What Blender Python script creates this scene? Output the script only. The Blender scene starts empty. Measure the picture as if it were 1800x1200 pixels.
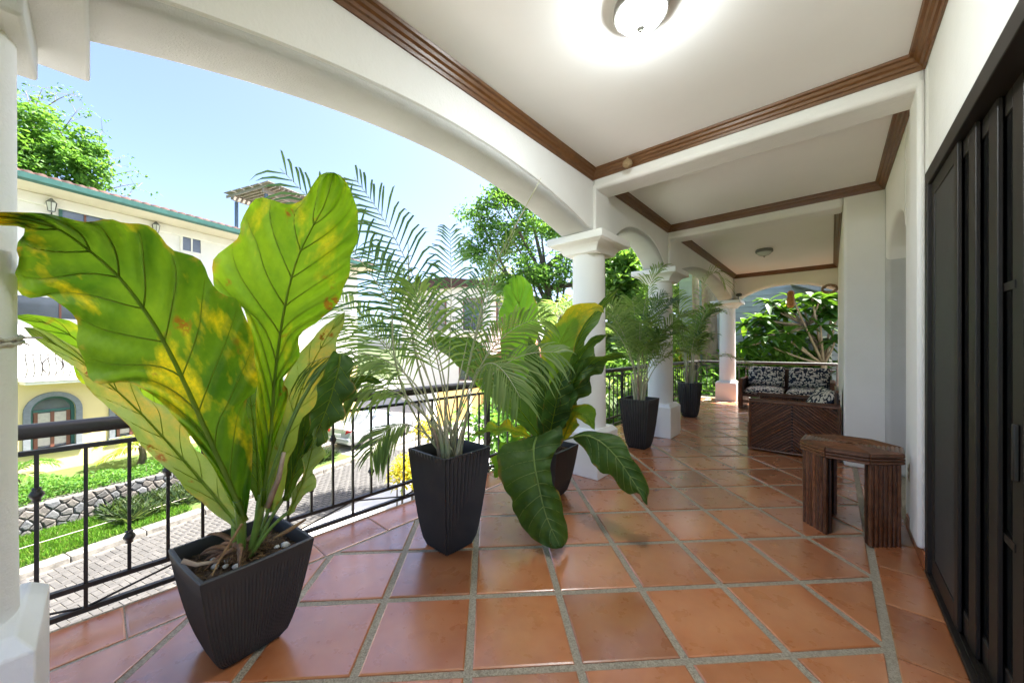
import bpy, math, random
import numpy as np
from mathutils import Vector, Matrix
SC = bpy.context.scene
C = SC.collection
R = math.radians
random.seed(7); RNG = np.random.default_rng(11)

# ------------------------------------------------------------------ camera, sky, sun, exposure
CAMH, YAW, F, HOR = 1.35, R(41.3), 640.0, 610.0
CA, SA = math.cos(YAW), math.sin(YAW)
cam = bpy.data.cameras.new('camera'); camo = bpy.data.objects.new('camera', cam); C.objects.link(camo)
camo.location = (0, 0, CAMH); camo.rotation_euler = (R(90), 0, YAW)
cam.sensor_width = 36.0; cam.lens = F / 1800 * 36; cam.shift_y = 10 / 1800
cam.clip_start = .02; cam.clip_end = 3000
SC.camera = camo
SUN_AZ = math.atan2(.42, .91)            # measured from +Y towards +X
SUN_EL = R(62)
w = bpy.data.worlds.new('World'); SC.world = w; w.use_nodes = True
nt = w.node_tree
sky = nt.nodes.new('ShaderNodeTexSky'); sky.sky_type = 'NISHITA'; sky.sun_disc = False
sky.sun_elevation = SUN_EL; sky.sun_rotation = SUN_AZ; sky.air_density = .55; sky.dust_density = 2.6; sky.ozone_density = 2.0
bg = nt.nodes['Background']; bg.inputs[1].default_value = .05
nt.links.new(sky.outputs[0], bg.inputs[0])
sl = bpy.data.lights.new('sun', 'SUN'); sl.energy = 2.2; sl.angle = R(.53); sl.color = (1, .95, .87)
so = bpy.data.objects.new('sun', sl); C.objects.link(so)
sd = Vector((math.sin(SUN_AZ) * math.cos(SUN_EL), math.cos(SUN_AZ) * math.cos(SUN_EL), math.sin(SUN_EL)))
so.rotation_euler = (-sd).to_track_quat('-Z', 'Y').to_euler(); so.location = (12, 9, 22)
SC.view_settings.view_transform = 'Standard'; SC.view_settings.look = 'None'
SC.view_settings.exposure = 3.65; SC.view_settings.gamma = 1.0; SC.view_settings.use_curve_mapping = False
SC.cycles.use_denoising = True
SC.cycles.max_bounces = 14; SC.cycles.diffuse_bounces = 10; SC.cycles.transmission_bounces = 6; SC.cycles.transparent_max_bounces = 12
SC.cycles.caustics_reflective = False; SC.cycles.caustics_refractive = False
SC.cycles.sample_clamp_indirect = 6

# ------------------------------------------------------------------ helpers
def at(px, py, d):
    """a point seen at (px,py) of the 1800x1200 photograph, d metres in front of the lens"""
    u = (px - 900) / F * d
    return Vector((u * CA - d * SA, u * SA + d * CA, CAMH + (HOR - py) / F * d))
PHI = R(16.8)
def st(s, n, z):
    """street frame: s metres along the street, n metres across it from the camera"""
    return Vector((-n * math.cos(PHI) - s * math.sin(PHI), -n * math.sin(PHI) + s * math.cos(PHI), z))
STZ = -3.35                       # street level (veranda floor is 0)
USED = {}
def tag(o, label=None, cat=None, group=None, kind=None):
    if label: o['label'] = label
    if cat: o['category'] = cat
    if group: o['group'] = group
    if kind: o['kind'] = kind
    return o
def thing(name, label, cat, loc=(0, 0, 0), rz=0, group=None):
    o = bpy.data.objects.new(name, None); C.objects.link(o)
    o.empty_display_size = .1
    o.location = loc; o.rotation_euler = (0, 0, rz)
    tag(o, label, cat, group)
    USED[o.name] = Matrix.Translation(Vector(loc)) @ Matrix.Rotation(rz, 4, 'Z')
    return o
def root_matrix(p):
    while p.parent is not None: p = p.parent
    return USED.get(p.name, Matrix.Identity(4))
def link_mesh(name, me, mats=None, parent=None, loc=None, rot=None):
    o = bpy.data.objects.new(name, me); C.objects.link(o)
    if mats is not None and len(me.materials) == 0: me.materials.append(mats)
    if parent is not None: o.parent = parent
    if loc is not None: o.location = loc
    if rot is not None: o.rotation_euler = rot
    return o
def struct(o): o['kind'] = 'structure'; return o

class MB:
    def __init__(s): s.v = []; s.f = []; s.uv = {}
    def add(s, vs, fs):
        b = len(s.v); s.v += [tuple(p) for p in vs]; s.f += [tuple(i + b for i in f) for f in fs]; return s
    def box(s, x0, x1, y0, y1, z0, z1):
        return s.add([(x0,y0,z0),(x1,y0,z0),(x1,y1,z0),(x0,y1,z0),(x0,y0,z1),(x1,y0,z1),(x1,y1,z1),(x0,y1,z1)],
                     [(0,3,2,1),(4,5,6,7),(0,1,5,4),(1,2,6,5),(2,3,7,6),(3,0,4,7)])
    def loft(s, rings, closed=True, caps=True):
        n = len(rings[0]); vs = [p for r in rings for p in r]; fs = []
        m = n if closed else n - 1
        for i in range(len(rings) - 1):
            for j in range(m):
                a = i * n + j; b = i * n + (j + 1) % n
                fs.append((a, b, b + n, a + n))
        if caps and closed:
            fs.append(tuple(range(n - 1, -1, -1))); fs.append(tuple(range((len(rings) - 1) * n, len(rings) * n)))
        return s.add(vs, fs)
    def tube(s, pts, r, k=8, caps=True):
        pts = [Vector(p) for p in pts]
        rs = r if isinstance(r, (list, tuple)) else [r] * len(pts)
        rings = []; prev = None
        for i, p in enumerate(pts):
            t = (pts[min(i + 1, len(pts) - 1)] - pts[max(i - 1, 0)])
            t = t.normalized() if t.length > 1e-9 else Vector((0, 0, 1))
            if prev is None:
                a = Vector((0, 0, 1)) if abs(t.z) < .9 else Vector((1, 0, 0))
            else: a = prev
            u = (a - t * a.dot(t)); u = u.normalized() if u.length > 1e-6 else t.orthogonal().normalized()
            prev = u; v = t.cross(u)
            rings.append([p + (u * math.cos(2 * math.pi * j / k) + v * math.sin(2 * math.pi * j / k)) * rs[i] for j in range(k)])
        return s.loft(rings, True, caps)
    def lathe(s, prof, c=(0, 0, 0), k=24):
        rings = [[(c[0] + r * math.cos(2 * math.pi * j / k), c[1] + r * math.sin(2 * math.pi * j / k), c[2] + z) for j in range(k)] for r, z in prof]
        return s.loft(rings)
    def prism(s, poly, z0, z1):
        n = len(poly)
        return s.loft([[(x, y, z0) for x, y in poly], [(x, y, z1) for x, y in poly]])
    def mesh(s, name, M=None):
        me = bpy.data.meshes.new(name)
        vs = s.v if M is None else [tuple(M @ Vector(p)) for p in s.v]
        me.from_pydata(vs, [], s.f); me.validate(); me.update(); return me
    def build(s, name, mat, parent=None, smooth=False, bevel=0, world=True, seg=2, recalc=True):
        Mx = root_matrix(parent).inverted() if (parent is not None and world) else None
        me = s.mesh(name, Mx)
        if recalc:
            import bmesh
            bm = bmesh.new(); bm.from_mesh(me); bmesh.ops.recalc_face_normals(bm, faces=bm.faces); bm.to_mesh(me); bm.free()
        if smooth is True: me.shade_smooth()
        elif smooth:
            me.shade_smooth(); me.set_sharp_from_angle(angle=R(smooth))
        o = link_mesh(name, me, mat, parent)
        if bevel:
            b = o.modifiers.new('bevel', 'BEVEL'); b.width = bevel; b.segments = seg; b.limit_method = 'ANGLE'; b.angle_limit = R(40)
            if not smooth: me.shade_smooth(); me.set_sharp_from_angle(angle=R(31))
        return o
def bz(p0, p1, p2, n=12):
    p0, p1, p2 = Vector(p0), Vector(p1), Vector(p2)
    return [p0 * (1 - t) ** 2 + p1 * 2 * t * (1 - t) + p2 * t * t for t in [i / n for i in range(n + 1)]]
def catmull(pts, n):
    """n+1 points spaced evenly along a smooth curve through pts (any dimension)"""
    P = np.array(pts, float); m = len(P)
    Q = np.vstack([2 * P[0] - P[1], P, 2 * P[-1] - P[-2]])
    out = []
    for i in range(m - 1):
        a, b, c, d = Q[i], Q[i + 1], Q[i + 2], Q[i + 3]
        for t in np.linspace(0, 1, 14, endpoint=False):
            out.append(.5 * (2 * b + (c - a) * t + (2 * a - 5 * b + 4 * c - d) * t * t + (3 * b - a - 3 * c + d) * t ** 3))
    out.append(P[-1]); out = np.array(out)
    L = np.concatenate([[0], np.cumsum(np.linalg.norm(np.diff(out[:, :3], axis=0), axis=1))]); L /= L[-1]
    tt = np.linspace(0, 1, n + 1)
    return np.stack([np.interp(tt, L, out[:, k]) for k in range(P.shape[1])], 1)
def np_mesh(name, V, Fc, uv=None):
    V = np.asarray(V, np.float32).reshape(-1, 3); Fc = np.asarray(Fc, np.int32); k = Fc.shape[1]
    me = bpy.data.meshes.new(name)
    me.vertices.add(len(V)); me.vertices.foreach_set('co', V.ravel())
    me.loops.add(Fc.size); me.loops.foreach_set('vertex_index', Fc.ravel())
    me.polygons.add(len(Fc)); me.polygons.foreach_set('loop_start', np.arange(0, Fc.size, k, dtype=np.int32))
    if uv is not None:
        l = me.uv_layers.new(name='UVMap'); l.data.foreach_set('uv', np.asarray(uv, np.float32).reshape(-1, 2)[Fc.ravel()].ravel())
    me.update(); me.validate(); return me

# ------------------------------------------------------------------ materials
class NT:
    def __init__(s, name):
        s.m = bpy.data.materials.new(name); s.m.use_nodes = True; s.t = s.m.node_tree; s.b = s.t.nodes['Principled BSDF']
        s.out = s.t.nodes['Material Output']
    def n(s, typ, **kw):
        nd = s.t.nodes.new('ShaderNode' + typ)
        for k, v in kw.items():
            if k.startswith('i'): nd.inputs[int(k[1:])].default_value = v
            else: setattr(nd, k, v)
        return nd
    def l(s, a, b): s.t.links.new(a, b)
    def pos(s):
        return s.n('NewGeometry').outputs['Position']
    def uv(s):
        return s.n('UVMap').outputs[0]
    def noise(s, vec, scale, detail=4, rough=.6, lo=.35, hi=.65, dist=0.0):
        t = s.n('TexNoise'); t.inputs['Scale'].default_value = scale; t.inputs['Detail'].default_value = detail
        t.inputs['Roughness'].default_value = rough; t.inputs['Distortion'].default_value = dist
        s.l(vec, t.inputs['Vector'])
        m = s.n('MapRange'); m.inputs[1].default_value = lo; m.inputs[2].default_value = hi
        s.l(t.outputs[0], m.inputs[0]); return m.outputs[0]
    def mix(s, fac, a, b, blend='MIX'):
        x = s.n('Mix', data_type='RGBA', blend_type=blend)
        for sock, v in ((x.inputs[0], fac), (x.inputs[6], a), (x.inputs[7], b)):
            if isinstance(v, (int, float)): sock.default_value = v
            elif isinstance(v, tuple): sock.default_value = (*v, 1)
            else: s.l(v, sock)
        return x.outputs[2]
    def math(s, op, a, b=0.0, clamp=False):
        x = s.n('Math', operation=op, use_clamp=clamp)
        for i, v in enumerate((a, b)):
            if isinstance(v, (int, float)): x.inputs[i].default_value = v
            else: s.l(v, x.inputs[i])
        return x.outputs[0]
    def bump(s, h, strength, dist=.01):
        b = s.n('Bump'); b.inputs['Strength'].default_value = strength; b.inputs['Distance'].default_value = dist
        s.l(h, b.inputs['Height']); s.l(b.outputs[0], s.b.inputs['Normal']); return b.outputs[0]
    def scaled(s, vec, sx, sy, sz, rot=(0, 0, 0)):
        m = s.n('Mapping'); m.inputs['Scale'].default_value = (sx, sy, sz); m.inputs['Rotation'].default_value = rot
        s.l(vec, m.inputs['Vector']); return m.outputs[0]
    def rand(s): return s.n('ObjectInfo').outputs['Random']
def mat(name, c1, c2=None, rough=.6, scale=6, bump=0, bscale=60, bdist=.004, metal=0, spec=.5, rnd=0, stretch=None, lo=.35, hi=.65, emit=None, coat=0):
    t = NT(name); v = t.pos()
    if stretch: v = t.scaled(v, *stretch)
    col = None
    if c2 is not None: col = t.mix(t.noise(v, scale, 5, .6, lo, hi), c1, c2)
    if rnd:
        r = t.n('MapRange'); r.inputs[3].default_value = 1 - rnd; r.inputs[4].default_value = 1 + rnd; t.l(t.rand(), r.inputs[0])
        h = t.n('HueSaturation'); t.l(r.outputs[0], h.inputs['Value'])
        if col is None: h.inputs['Color'].default_value = (*c1, 1)
        else: t.l(col, h.inputs['Color'])
        col = h.outputs[0]
    if col is None: t.b.inputs['Base Color'].default_value = (*c1, 1)
    else: t.l(col, t.b.inputs['Base Color'])
    t.b.inputs['Roughness'].default_value = rough; t.b.inputs['Metallic'].default_value = metal
    t.b.inputs['Specular IOR Level'].default_value = spec; t.b.inputs['Coat Weight'].default_value = coat
    if bump: t.bump(t.noise(v, bscale, 4, .6, .2, .8), bump, bdist)
    if emit: t.b.inputs['Emission Color'].default_value = (*emit[0], 1); t.b.inputs['Emission Strength'].default_value = emit[1]
    return t.m
def leaf_finish(t, col, trans, rough, tint=(1.95, 1.9, .42), gam=.68):
    t.l(col, t.b.inputs['Base Color']); t.b.inputs['Roughness'].default_value = rough
    t.b.inputs['Specular IOR Level'].default_value = .3
    g = t.n('Gamma'); t.l(col, g.inputs[0]); g.inputs[1].default_value = gam
    tr = t.n('BsdfTranslucent'); t.l(t.mix(1.0, g.outputs[0], tint, 'MULTIPLY'), tr.inputs[0])
    mx = t.n('MixShader'); mx.inputs[0].default_value = trans
    t.l(t.b.outputs[0], mx.inputs[1]); t.l(tr.outputs[0], mx.inputs[2]); t.l(mx.outputs[0], t.out.inputs['Surface'])
def foliage(name, cols, trans=.35, rough=.5):
    """leaf colour picked per leaf from UV.x"""
    t = NT(name); sx = t.n('SeparateXYZ'); t.l(t.uv(), sx.inputs[0])
    cr = t.n('ValToRGB'); e = cr.color_ramp.elements
    while len(e) < len(cols): e.new(.5)
    for i, c in enumerate(cols): e[i].position = i / (len(cols) - 1); e[i].color = (*c, 1)
    t.l(sx.outputs[0], cr.inputs[0])
    leaf_finish(t, cr.outputs[0], trans, rough, (1.0, 1.2, .4), .6); return t.m
def blade_mat(name, g1, g2, yellow, yamt, brown=True, seed=0.0, trans=.5):
    """big leaf: UV in metres (x across, y along)"""
    t = NT(name); uv = t.uv(); v = t.n('VectorMath', operation='ADD'); t.l(uv, v.inputs[0]); v.inputs[1].default_value = (seed, seed * 1.7, seed); v = v.outputs[0]
    col = t.mix(t.noise(v, 5, 4, .6, .35, .65), g1, g2)
    y = t.noise(t.scaled(v, 1.0, .5, 1, (0, 0, .5)), 4.6, 5, .6, .60 - yamt, .72 - yamt)
    y2 = t.noise(v, 40, 3, .7, .3, .62)
    col = t.mix(t.math('MULTIPLY', y, t.math('ADD', t.math('MULTIPLY', y2, .6), .4)), col, yellow)
    if brown:
        b = t.math('MULTIPLY', t.noise(v, 6, 2, .5, .63, .67), t.noise(v, 30, 5, .7, .45, .52))
        col = t.mix(b, col, (.20, .055, .012))
    eu = t.n('UVMap', uv_map='Edge'); es = t.n('SeparateXYZ'); t.l(eu.outputs[0], es.inputs[0])
    em = t.n('MapRange'); em.inputs[1].default_value = .90; em.inputs[2].default_value = 1.0; t.l(es.outputs[0], em.inputs[0])
    col = t.mix(t.math('MULTIPLY', em.outputs[0], t.noise(v, 11, 4, .6, .50, .60)), col, (.24, .13, .03))
    fine = t.noise(t.scaled(v, 1, 3.5, 1), 120, 2, .5, .3, .7)
    col = t.mix(t.math('MULTIPLY', fine, .16), col, (.03, .09, .01))
    t.bump(t.noise(v, 22, 3, .55, .2, .8), .35, .006)
    leaf_finish(t, col, trans, .5); return t.m

K = {}
# --- white plaster with trowel marks
t = NT('white plaster'); v = t.pos()
t.l(t.mix(t.noise(v, 1.3, 4, .6, .3, .7), (.84, .832, .82), (.78, .772, .757)), t.b.inputs['Base Color']); t.b.inputs['Roughness'].default_value = .75
t.bump(t.math('ADD', t.noise(v, 7, 5, .6, .2, .8), t.math('MULTIPLY', t.noise(v, 70, 3, .6, .2, .8), .4)), .34, .009); K['plaster'] = t.m
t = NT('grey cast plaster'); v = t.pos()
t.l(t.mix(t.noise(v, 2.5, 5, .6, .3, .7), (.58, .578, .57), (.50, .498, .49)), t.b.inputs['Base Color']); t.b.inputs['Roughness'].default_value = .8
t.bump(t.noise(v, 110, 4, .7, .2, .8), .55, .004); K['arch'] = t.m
K['ceil'] = mat('ceiling paint', (.87, .855, .84), (.84, .825, .81), .8, 1.2, .06, 60)
# --- brown stained timber
t = NT('stained timber'); v = t.pos()
g = t.noise(t.scaled(v, 5, 5, 40), 3, 5, .6, .3, .7, 1.5)
t.l(t.mix(t.noise(v, 1.6, 3, .5, .3, .7), t.mix(g, (.155, .062, .017), (.085, .032, .009)), t.mix(g, (.215, .092, .026), (.12, .047, .013))), t.b.inputs['Base Color'])
t.b.inputs['Roughness'].default_value = .34; t.bump(g, .12, .002); K['timber'] = t.m
# --- terracotta tile
t = NT('terracotta tile'); v = t.pos(); r = t.rand()
vo = t.n('VectorMath', operation='ADD'); t.l(v, vo.inputs[0]); cx = t.n('CombineXYZ'); t.l(t.math('MULTIPLY', r, 37.0), cx.inputs[0]); t.l(t.math('MULTIPLY', r, 91.0), cx.inputs[1]); t.l(cx.outputs[0], vo.inputs[1]); v2 = vo.outputs[0]
a = t.noise(v2, 4.5, 4, .55, .25, .75, .4)
b = t.noise(v2, 14, 3, .5, .3, .75)
col = t.mix(a, (.36, .098, .026), (.51, .17, .053))
col = t.mix(t.math('MULTIPLY', b, .30), col, (.56, .25, .11))
col = t.mix(t.math('MULTIPLY', t.noise(v2, 2.2, 3, .5, .45, .75), .45), col, (.28, .072, .02))
ob = t.n('VectorMath', operation='LENGTH'); t.l(t.n('TexCoord').outputs['Object'], ob.inputs[0])
ce_ = t.n('MapRange'); ce_.interpolation_type = 'SMOOTHSTEP'; ce_.inputs[1].default_value = .05; ce_.inputs[2].default_value = .27; ce_.inputs[3].default_value = .42; ce_.inputs[4].default_value = 0; t.l(ob.outputs['Value'], ce_.inputs[0])
col = t.mix(t.math('MULTIPLY', ce_.outputs[0], t.noise(v2, 6, 4, .6, .2, .6)), col, (.58, .26, .115))
hs = t.n('HueSaturation'); mr = t.n('MapRange'); mr.inputs[3].default_value = .74; mr.inputs[4].default_value = 1.18; t.l(r, mr.inputs[0]); t.l(mr.outputs[0], hs.inputs['Value']); t.l(col, hs.inputs['Color'])
t.l(hs.outputs[0], t.b.inputs['Base Color'])
rr = t.n('MapRange'); rr.inputs[3].default_value = .22; rr.inputs[4].default_value = .42; t.l(t.noise(v2, 9, 4, .6, .3, .7), rr.inputs[0]); t.l(rr.outputs[0], t.b.inputs['Roughness'])
t.b.inputs['Coat Weight'].default_value = .95; t.b.inputs['Coat Roughness'].default_value = .24; t.b.inputs['Coat IOR'].default_value = 1.9; t.bump(t.noise(v2, 7, 3, .5, .2, .8), .10, .004); K['tile'] = t.m
t = NT('pebble grout'); v = t.pos()
vo = t.n('TexVoronoi'); vo.inputs['Scale'].default_value = 170; t.l(v, vo.inputs['Vector'])
cr = t.n('ValToRGB'); cr.color_ramp.elements[0].color = (.20, .165, .115, 1); cr.color_ramp.elements[1].color = (.48, .41, .30, 1)
sp = t.n('SeparateColor'); t.l(vo.outputs['Color'], sp.inputs[0]); t.l(sp.outputs[0], cr.inputs[0])
t.l(t.mix(t.noise(v, 3, 4, .6, .3, .7), cr.outputs[0], t.mix(.5, cr.outputs[0], (.30, .26, .20))), t.b.inputs['Base Color'])
t.b.inputs['Roughness'].default_value = .7; t.bump(vo.outputs['Distance'], .5, .003); K['grout'] = t.m
K['bronze'] = mat('dark bronze aluminium', (.010, .007, .005), (.015, .010, .007), .5, 3, spec=.5)
K['iron'] = mat('black painted iron', (.018, .016, .015), (.03, .026, .024), .45, 14, .1, 90)
K['pot'] = mat('charcoal resin', (.026, .026, .027), (.038, .036, .035), .5, 5, .15, 60, .002)
K['pot_rim'] = K['pot']
K['soil'] = mat('potting soil', (.05, .03, .018), (.13, .085, .05), .95, 28, 1, 60, .02)
K['fibre'] = mat('dry root fibre', (.30, .185, .075), (.17, .09, .04), .85, 40, rnd=.3)
K['husk'] = mat('dry leaf husk', (.16, .07, .035), (.26, .15, .08), .8, 25, .3, 80, rnd=.25)
K['stone_white'] = mat('white pebble', (.62, .60, .56), (.5, .48, .45), .6, 20)
K['petiole'] = mat('leaf stalk', (.20, .30, .05), (.13, .22, .035), .4, 12)
t = NT('leaf rib'); leaf_finish(t, t.mix(t.noise(t.pos(), 12, 3, .5, .3, .7), (.13, .22, .02), (.19, .25, .03)), .45, .45); K['rib'] = t.m
t = NT('pale leaf rib'); leaf_finish(t, t.mix(t.noise(t.pos(), 12, 3, .5, .3, .7), (.13, .20, .04), (.20, .26, .07)), .2, .45); K['rib_pale'] = t.m
K['palm_stalk'] = mat('palm stalk', (.33, .36, .18), (.42, .38, .27), .5, 9)
K['palm_sheath'] = mat('dry palm sheath', (.24, .155, .105), (.36, .27, .19), .7, 16, .3, 80)
K['cane'] = None
t = NT('varnished cane'); v = t.pos(); g = t.noise(v, 24, 4, .6, .3, .7)
col = t.mix(g, (.085, .03, .013), (.19, .078, .036)); hs = t.n('HueSaturation'); mr = t.n('MapRange'); mr.inputs[3].default_value = .6; mr.inputs[4].default_value = 1.35; t.l(t.rand(), mr.inputs[0]); t.l(mr.outputs[0], hs.inputs['Value']); t.l(col, hs.inputs['Color']); t.l(hs.outputs[0], t.b.inputs['Base Color'])
t.b.inputs['Roughness'].default_value = .3; K['cane'] = t.m
K['cane_dark'] = mat('dark cane backing', (.018, .007, .004), (.025, .01, .005), .5, 12)
# --- cushion print: pale bamboo blades on navy
t = NT('bamboo leaf print'); v = t.n('TexCoord').outputs['Object']
acc = None
for i, (rot, off) in enumerate(((.5, 0), (1.7, 3.1), (2.6, 7.7), (-.35, 5.2))):
    m = t.n('Mapping'); m.inputs['Rotation'].default_value = (rot * .6, rot, rot); m.inputs['Location'].default_value = (off, off * 1.3, off * .4); t.l(v, m.inputs['Vector'])
    vo = t.n('TexVoronoi'); vo.inputs['Scale'].default_value = 1.0; vo.inputs['Randomness'].default_value = .9
    t.l(t.scaled(m.outputs[0], 2.9, 24, 24), vo.inputs['Vector'])
    mr = t.n('MapRange'); mr.inputs[1].default_value = .29; mr.inputs[2].default_value = .34; mr.inputs[3].default_value = 1; mr.inputs[4].default_value = 0
    t.l(vo.outputs['Distance'], mr.inputs[0]); acc = mr.outputs[0] if acc is None else t.math('MAXIMUM', acc, mr.outputs[0])
t.l(t.mix(acc, (.008, .013, .03), (.60, .54, .46)), t.b.inputs['Base Color']); t.b.inputs['Roughness'].default_value = .85
t.bump(t.noise(v, 300, 2, .5, .2, .8), .2, .001); K['print'] = t.m
K['screen'] = mat('insect screen', (.03, .029, .028), (.042, .04, .038), .55, 30, .2, 400, .001)
t = NT('door glass'); t.b.inputs['Base Color'].default_value = (.9, .95, .93, 1); t.b.inputs['Roughness'].default_value = .02; t.b.inputs['Transmission Weight'].default_value = 1.0; t.b.inputs['IOR'].default_value = 1.1; K['glass'] = t.m
K['tint'] = mat('tinted door glass', (.012, .012, .012), (.02, .019, .017), .08, 1.5, spec=.5)
K['win'] = mat('window glass', (.06, .07, .08), (.10, .115, .13), .06, 1.5, spec=.8)
K['room'] = mat('room wall paint', (.55, .50, .42), None, .8)
K['lamp_on'] = mat('lit frosted glass', (.9, .92, .9), None, .3, emit=((.90, .98, 1), 19))
K['lamp_off'] = mat('frosted lamp glass', (.62, .64, .60), (.55, .57, .53), .25, 6)
K['lamp_metal'] = mat('brushed lamp metal', (.22, .21, .195), None, .35, metal=.5)
K['nest'] = mat('paper wasp nest', (.38, .27, .15), (.24, .16, .08), .9, 60, .6, 120, .004)
K['cream'] = mat('cream plastic', (.62, .56, .42), None, .4)
K['skirt'] = mat('glazed skirting tile', (.42, .15, .055), (.36, .12, .045), .3, 8, rnd=.1)
K['rope'] = mat('worn cotton rope', (.62, .58, .50), (.48, .44, .38), .9, 80, .6, 160)
# ------------------------------------------------------------------ veranda: floor, walls, arches, columns
Y0 = -1.95                                   # unseen near end of the veranda, left open to let daylight in
XW, XP, XE, YE = .43, -2.0, -2.79, 11.0      # door wall, column line, floor edge, far end
CEIL = CAMH + 1.785
fl = MB().box(XE, XW + .6, Y0, YE + .05, -.32, 0).build('floor', K['grout'])
struct(fl)
def clip(poly, ax, val, keep_less):
    out = []
    for i in range(len(poly)):
        a, b = poly[i], poly[(i + 1) % len(poly)]
        ia = (a[ax] <= val) == keep_less; ib = (b[ax] <= val) == keep_less
        if ia: out.append(a)
        if ia != ib:
            t = (val - a[ax]) / (b[ax] - a[ax]); out.append((a[0] + (b[0] - a[0]) * t, a[1] + (b[1] - a[1]) * t))
    return out
TILES = {}
def tile(poly, c, name='tile', key=None, th=.007, m=None, parent=None, bev=.007):
    me = TILES.get(key) if key else None
    if me is None:
        cx = sum(p[0] for p in poly) / len(poly); cy = sum(p[1] for p in poly) / len(poly)
        ins = []
        for x, y in poly:
            d = math.hypot(x - cx, y - cy); k = max(0, 1 - bev * 1.3 / d); ins.append((cx + (x - cx) * k, cy + (y - cy) * k))
        n = len(poly); b = MB()
        vs = [(x, y, -.002) for x, y in poly] + [(x, y, th * .55) for x, y in poly] + [(x, y, th) for x, y in ins]
        fs = [tuple(range(2 * n, 3 * n))]
        for r in (0, 1):
            for i in range(n):
                j = (i + 1) % n; fs.append((r * n + i, r * n + j, (r + 1) * n + j, (r + 1) * n + i))
        b.add(vs, fs); me = b.mesh(name)
        if key: TILES[key] = me
    return link_mesh(name, me, m or K['tile'], parent if parent is not None else fl, loc=(c[0], c[1], random.uniform(-.0006, .0006)), rot=(random.uniform(-.003, .003), random.uniform(-.003, .003), 0))
STEP, HD = .33, .304
XR, XL = .192, .192 - 8 * STEP
cnt = 0
for i in range(-7, 2):
    for j in range(-11, 28):
        if (i + j) % 2 == 0: continue
        cx, cy = -.138 + STEP * i, 2.0 + STEP * j
        if cy > YE - .2 or cy < Y0 + .35: continue
        poly = [(HD, 0), (0, HD), (-HD, 0), (0, -HD)]; key = 'full'
        if i == 1: poly = clip(poly, 0, -.019, True); key = 'right'
        if i == -7: poly = clip(poly, 0, .019, False); key = 'left'
        tile(poly, (cx, cy), key=key); cnt += 1
for k in range(-9, 20):
    y = 2.29 + .44 * k
    if y + .44 > YE: break
    if y < Y0: continue
    tile([(-.103, .003), (.103, .003), (.103, .437), (-.103, .437)], (.316, y), key='strip_r')
    tile([(-.155, .003), (.155, .003), (.155, .437), (-.155, .437)], (-2.61, y), key='strip_l')
# plaster edge of the balcony slab and a ledge below it
e = MB().box(XE - .06, XE - .002, Y0, YE + .1, -.36, -.03).build('slab_edge', K['plaster'], bevel=.01); struct(e)
lp = [(math.cos(a) * .42, math.sin(a) * .62) for a in [R(90 + 180 * i / 14) for i in range(15)]]
lg = thing('awning_ledge', 'white rounded plaster ledge sticking out below the balcony rail', 'ledge', (XE - .07, 1.38, -.62))
MB().prism(lp, 0, .10).build('slab', K['plaster'], lg, world=False, bevel=.015)

# --- ceiling
ce = MB().box(-2.15, 6.0, Y0, 10.62, CEIL, CEIL + .35).build('ceiling', K['ceil']); struct(ce)

# --- arcade wall on the column line (soft-edged arches)
def arch_sec(x0, x1, zb, zt, r=.045):
    pts = [(x0, zt), (x0, zb + r), (x0 + r * .3, zb + r * .3), (x0 + r, zb), (x1 - r, zb), (x1 - r * .3, zb + r * .3), (x1, zb + r), (x1, zt)]
    return pts
SPR = CAMH + 1.16
def arch_z(y, a, b, rise, base=SPR, p=2.0):
    if y <= a or y >= b: return base
    u = abs((y - (a + b) / 2) / ((b - a) / 2)); return base + rise * (1 - u ** p)
COL_Y = [-4.2, -.35, 3.55, 5.76, 10.6]
spans = [(COL_Y[0] + .33, COL_Y[1] - .33, .24, 2.0), (COL_Y[1] + .30, COL_Y[2] - .30, .235, 2.0), (COL_Y[2] + .26, COL_Y[3] - .26, .29, 2.4), (COL_Y[3] + .30, COL_Y[4] - .30, .30, 2.2)]
ys = sorted(set([Y0, 10.75] + [c + o for c in COL_Y[1:] for o in (-.33, 0, .15)] + [a + (b - a) * i / 40 for a, b, _, _ in spans for i in range(41)]))
ys = [y for y in ys if Y0 <= y <= 10.75]
def zb_at(y):
    for a, b, r, p in spans:
        if a < y < b: return arch_z(y, a, b, r, p=p)
    return SPR
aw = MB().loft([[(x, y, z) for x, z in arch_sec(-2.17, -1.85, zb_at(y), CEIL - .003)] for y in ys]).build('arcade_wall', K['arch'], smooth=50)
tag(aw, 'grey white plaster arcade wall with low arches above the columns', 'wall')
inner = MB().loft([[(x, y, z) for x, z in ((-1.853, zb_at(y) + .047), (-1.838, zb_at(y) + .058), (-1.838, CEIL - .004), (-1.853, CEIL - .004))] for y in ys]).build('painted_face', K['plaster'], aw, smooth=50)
# --- end arch
xs = [-1.72 + (1.98) * i / 40 for i in range(41)]
def ez(x): return arch_z(x, -1.72, .13, .27, SPR + .02, 2.3)
ew = MB().loft([[(x, y, z) for y, z in arch_sec(10.45, 10.72, ez(x), CEIL - .003)] for x in [-1.83, -1.73] + [x for x in xs if x < .12]]).build('end_arch_wall', K['plaster'], smooth=50)
tag(ew, 'white plaster end wall with one shallow arch over the loveseat', 'wall')

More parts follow.
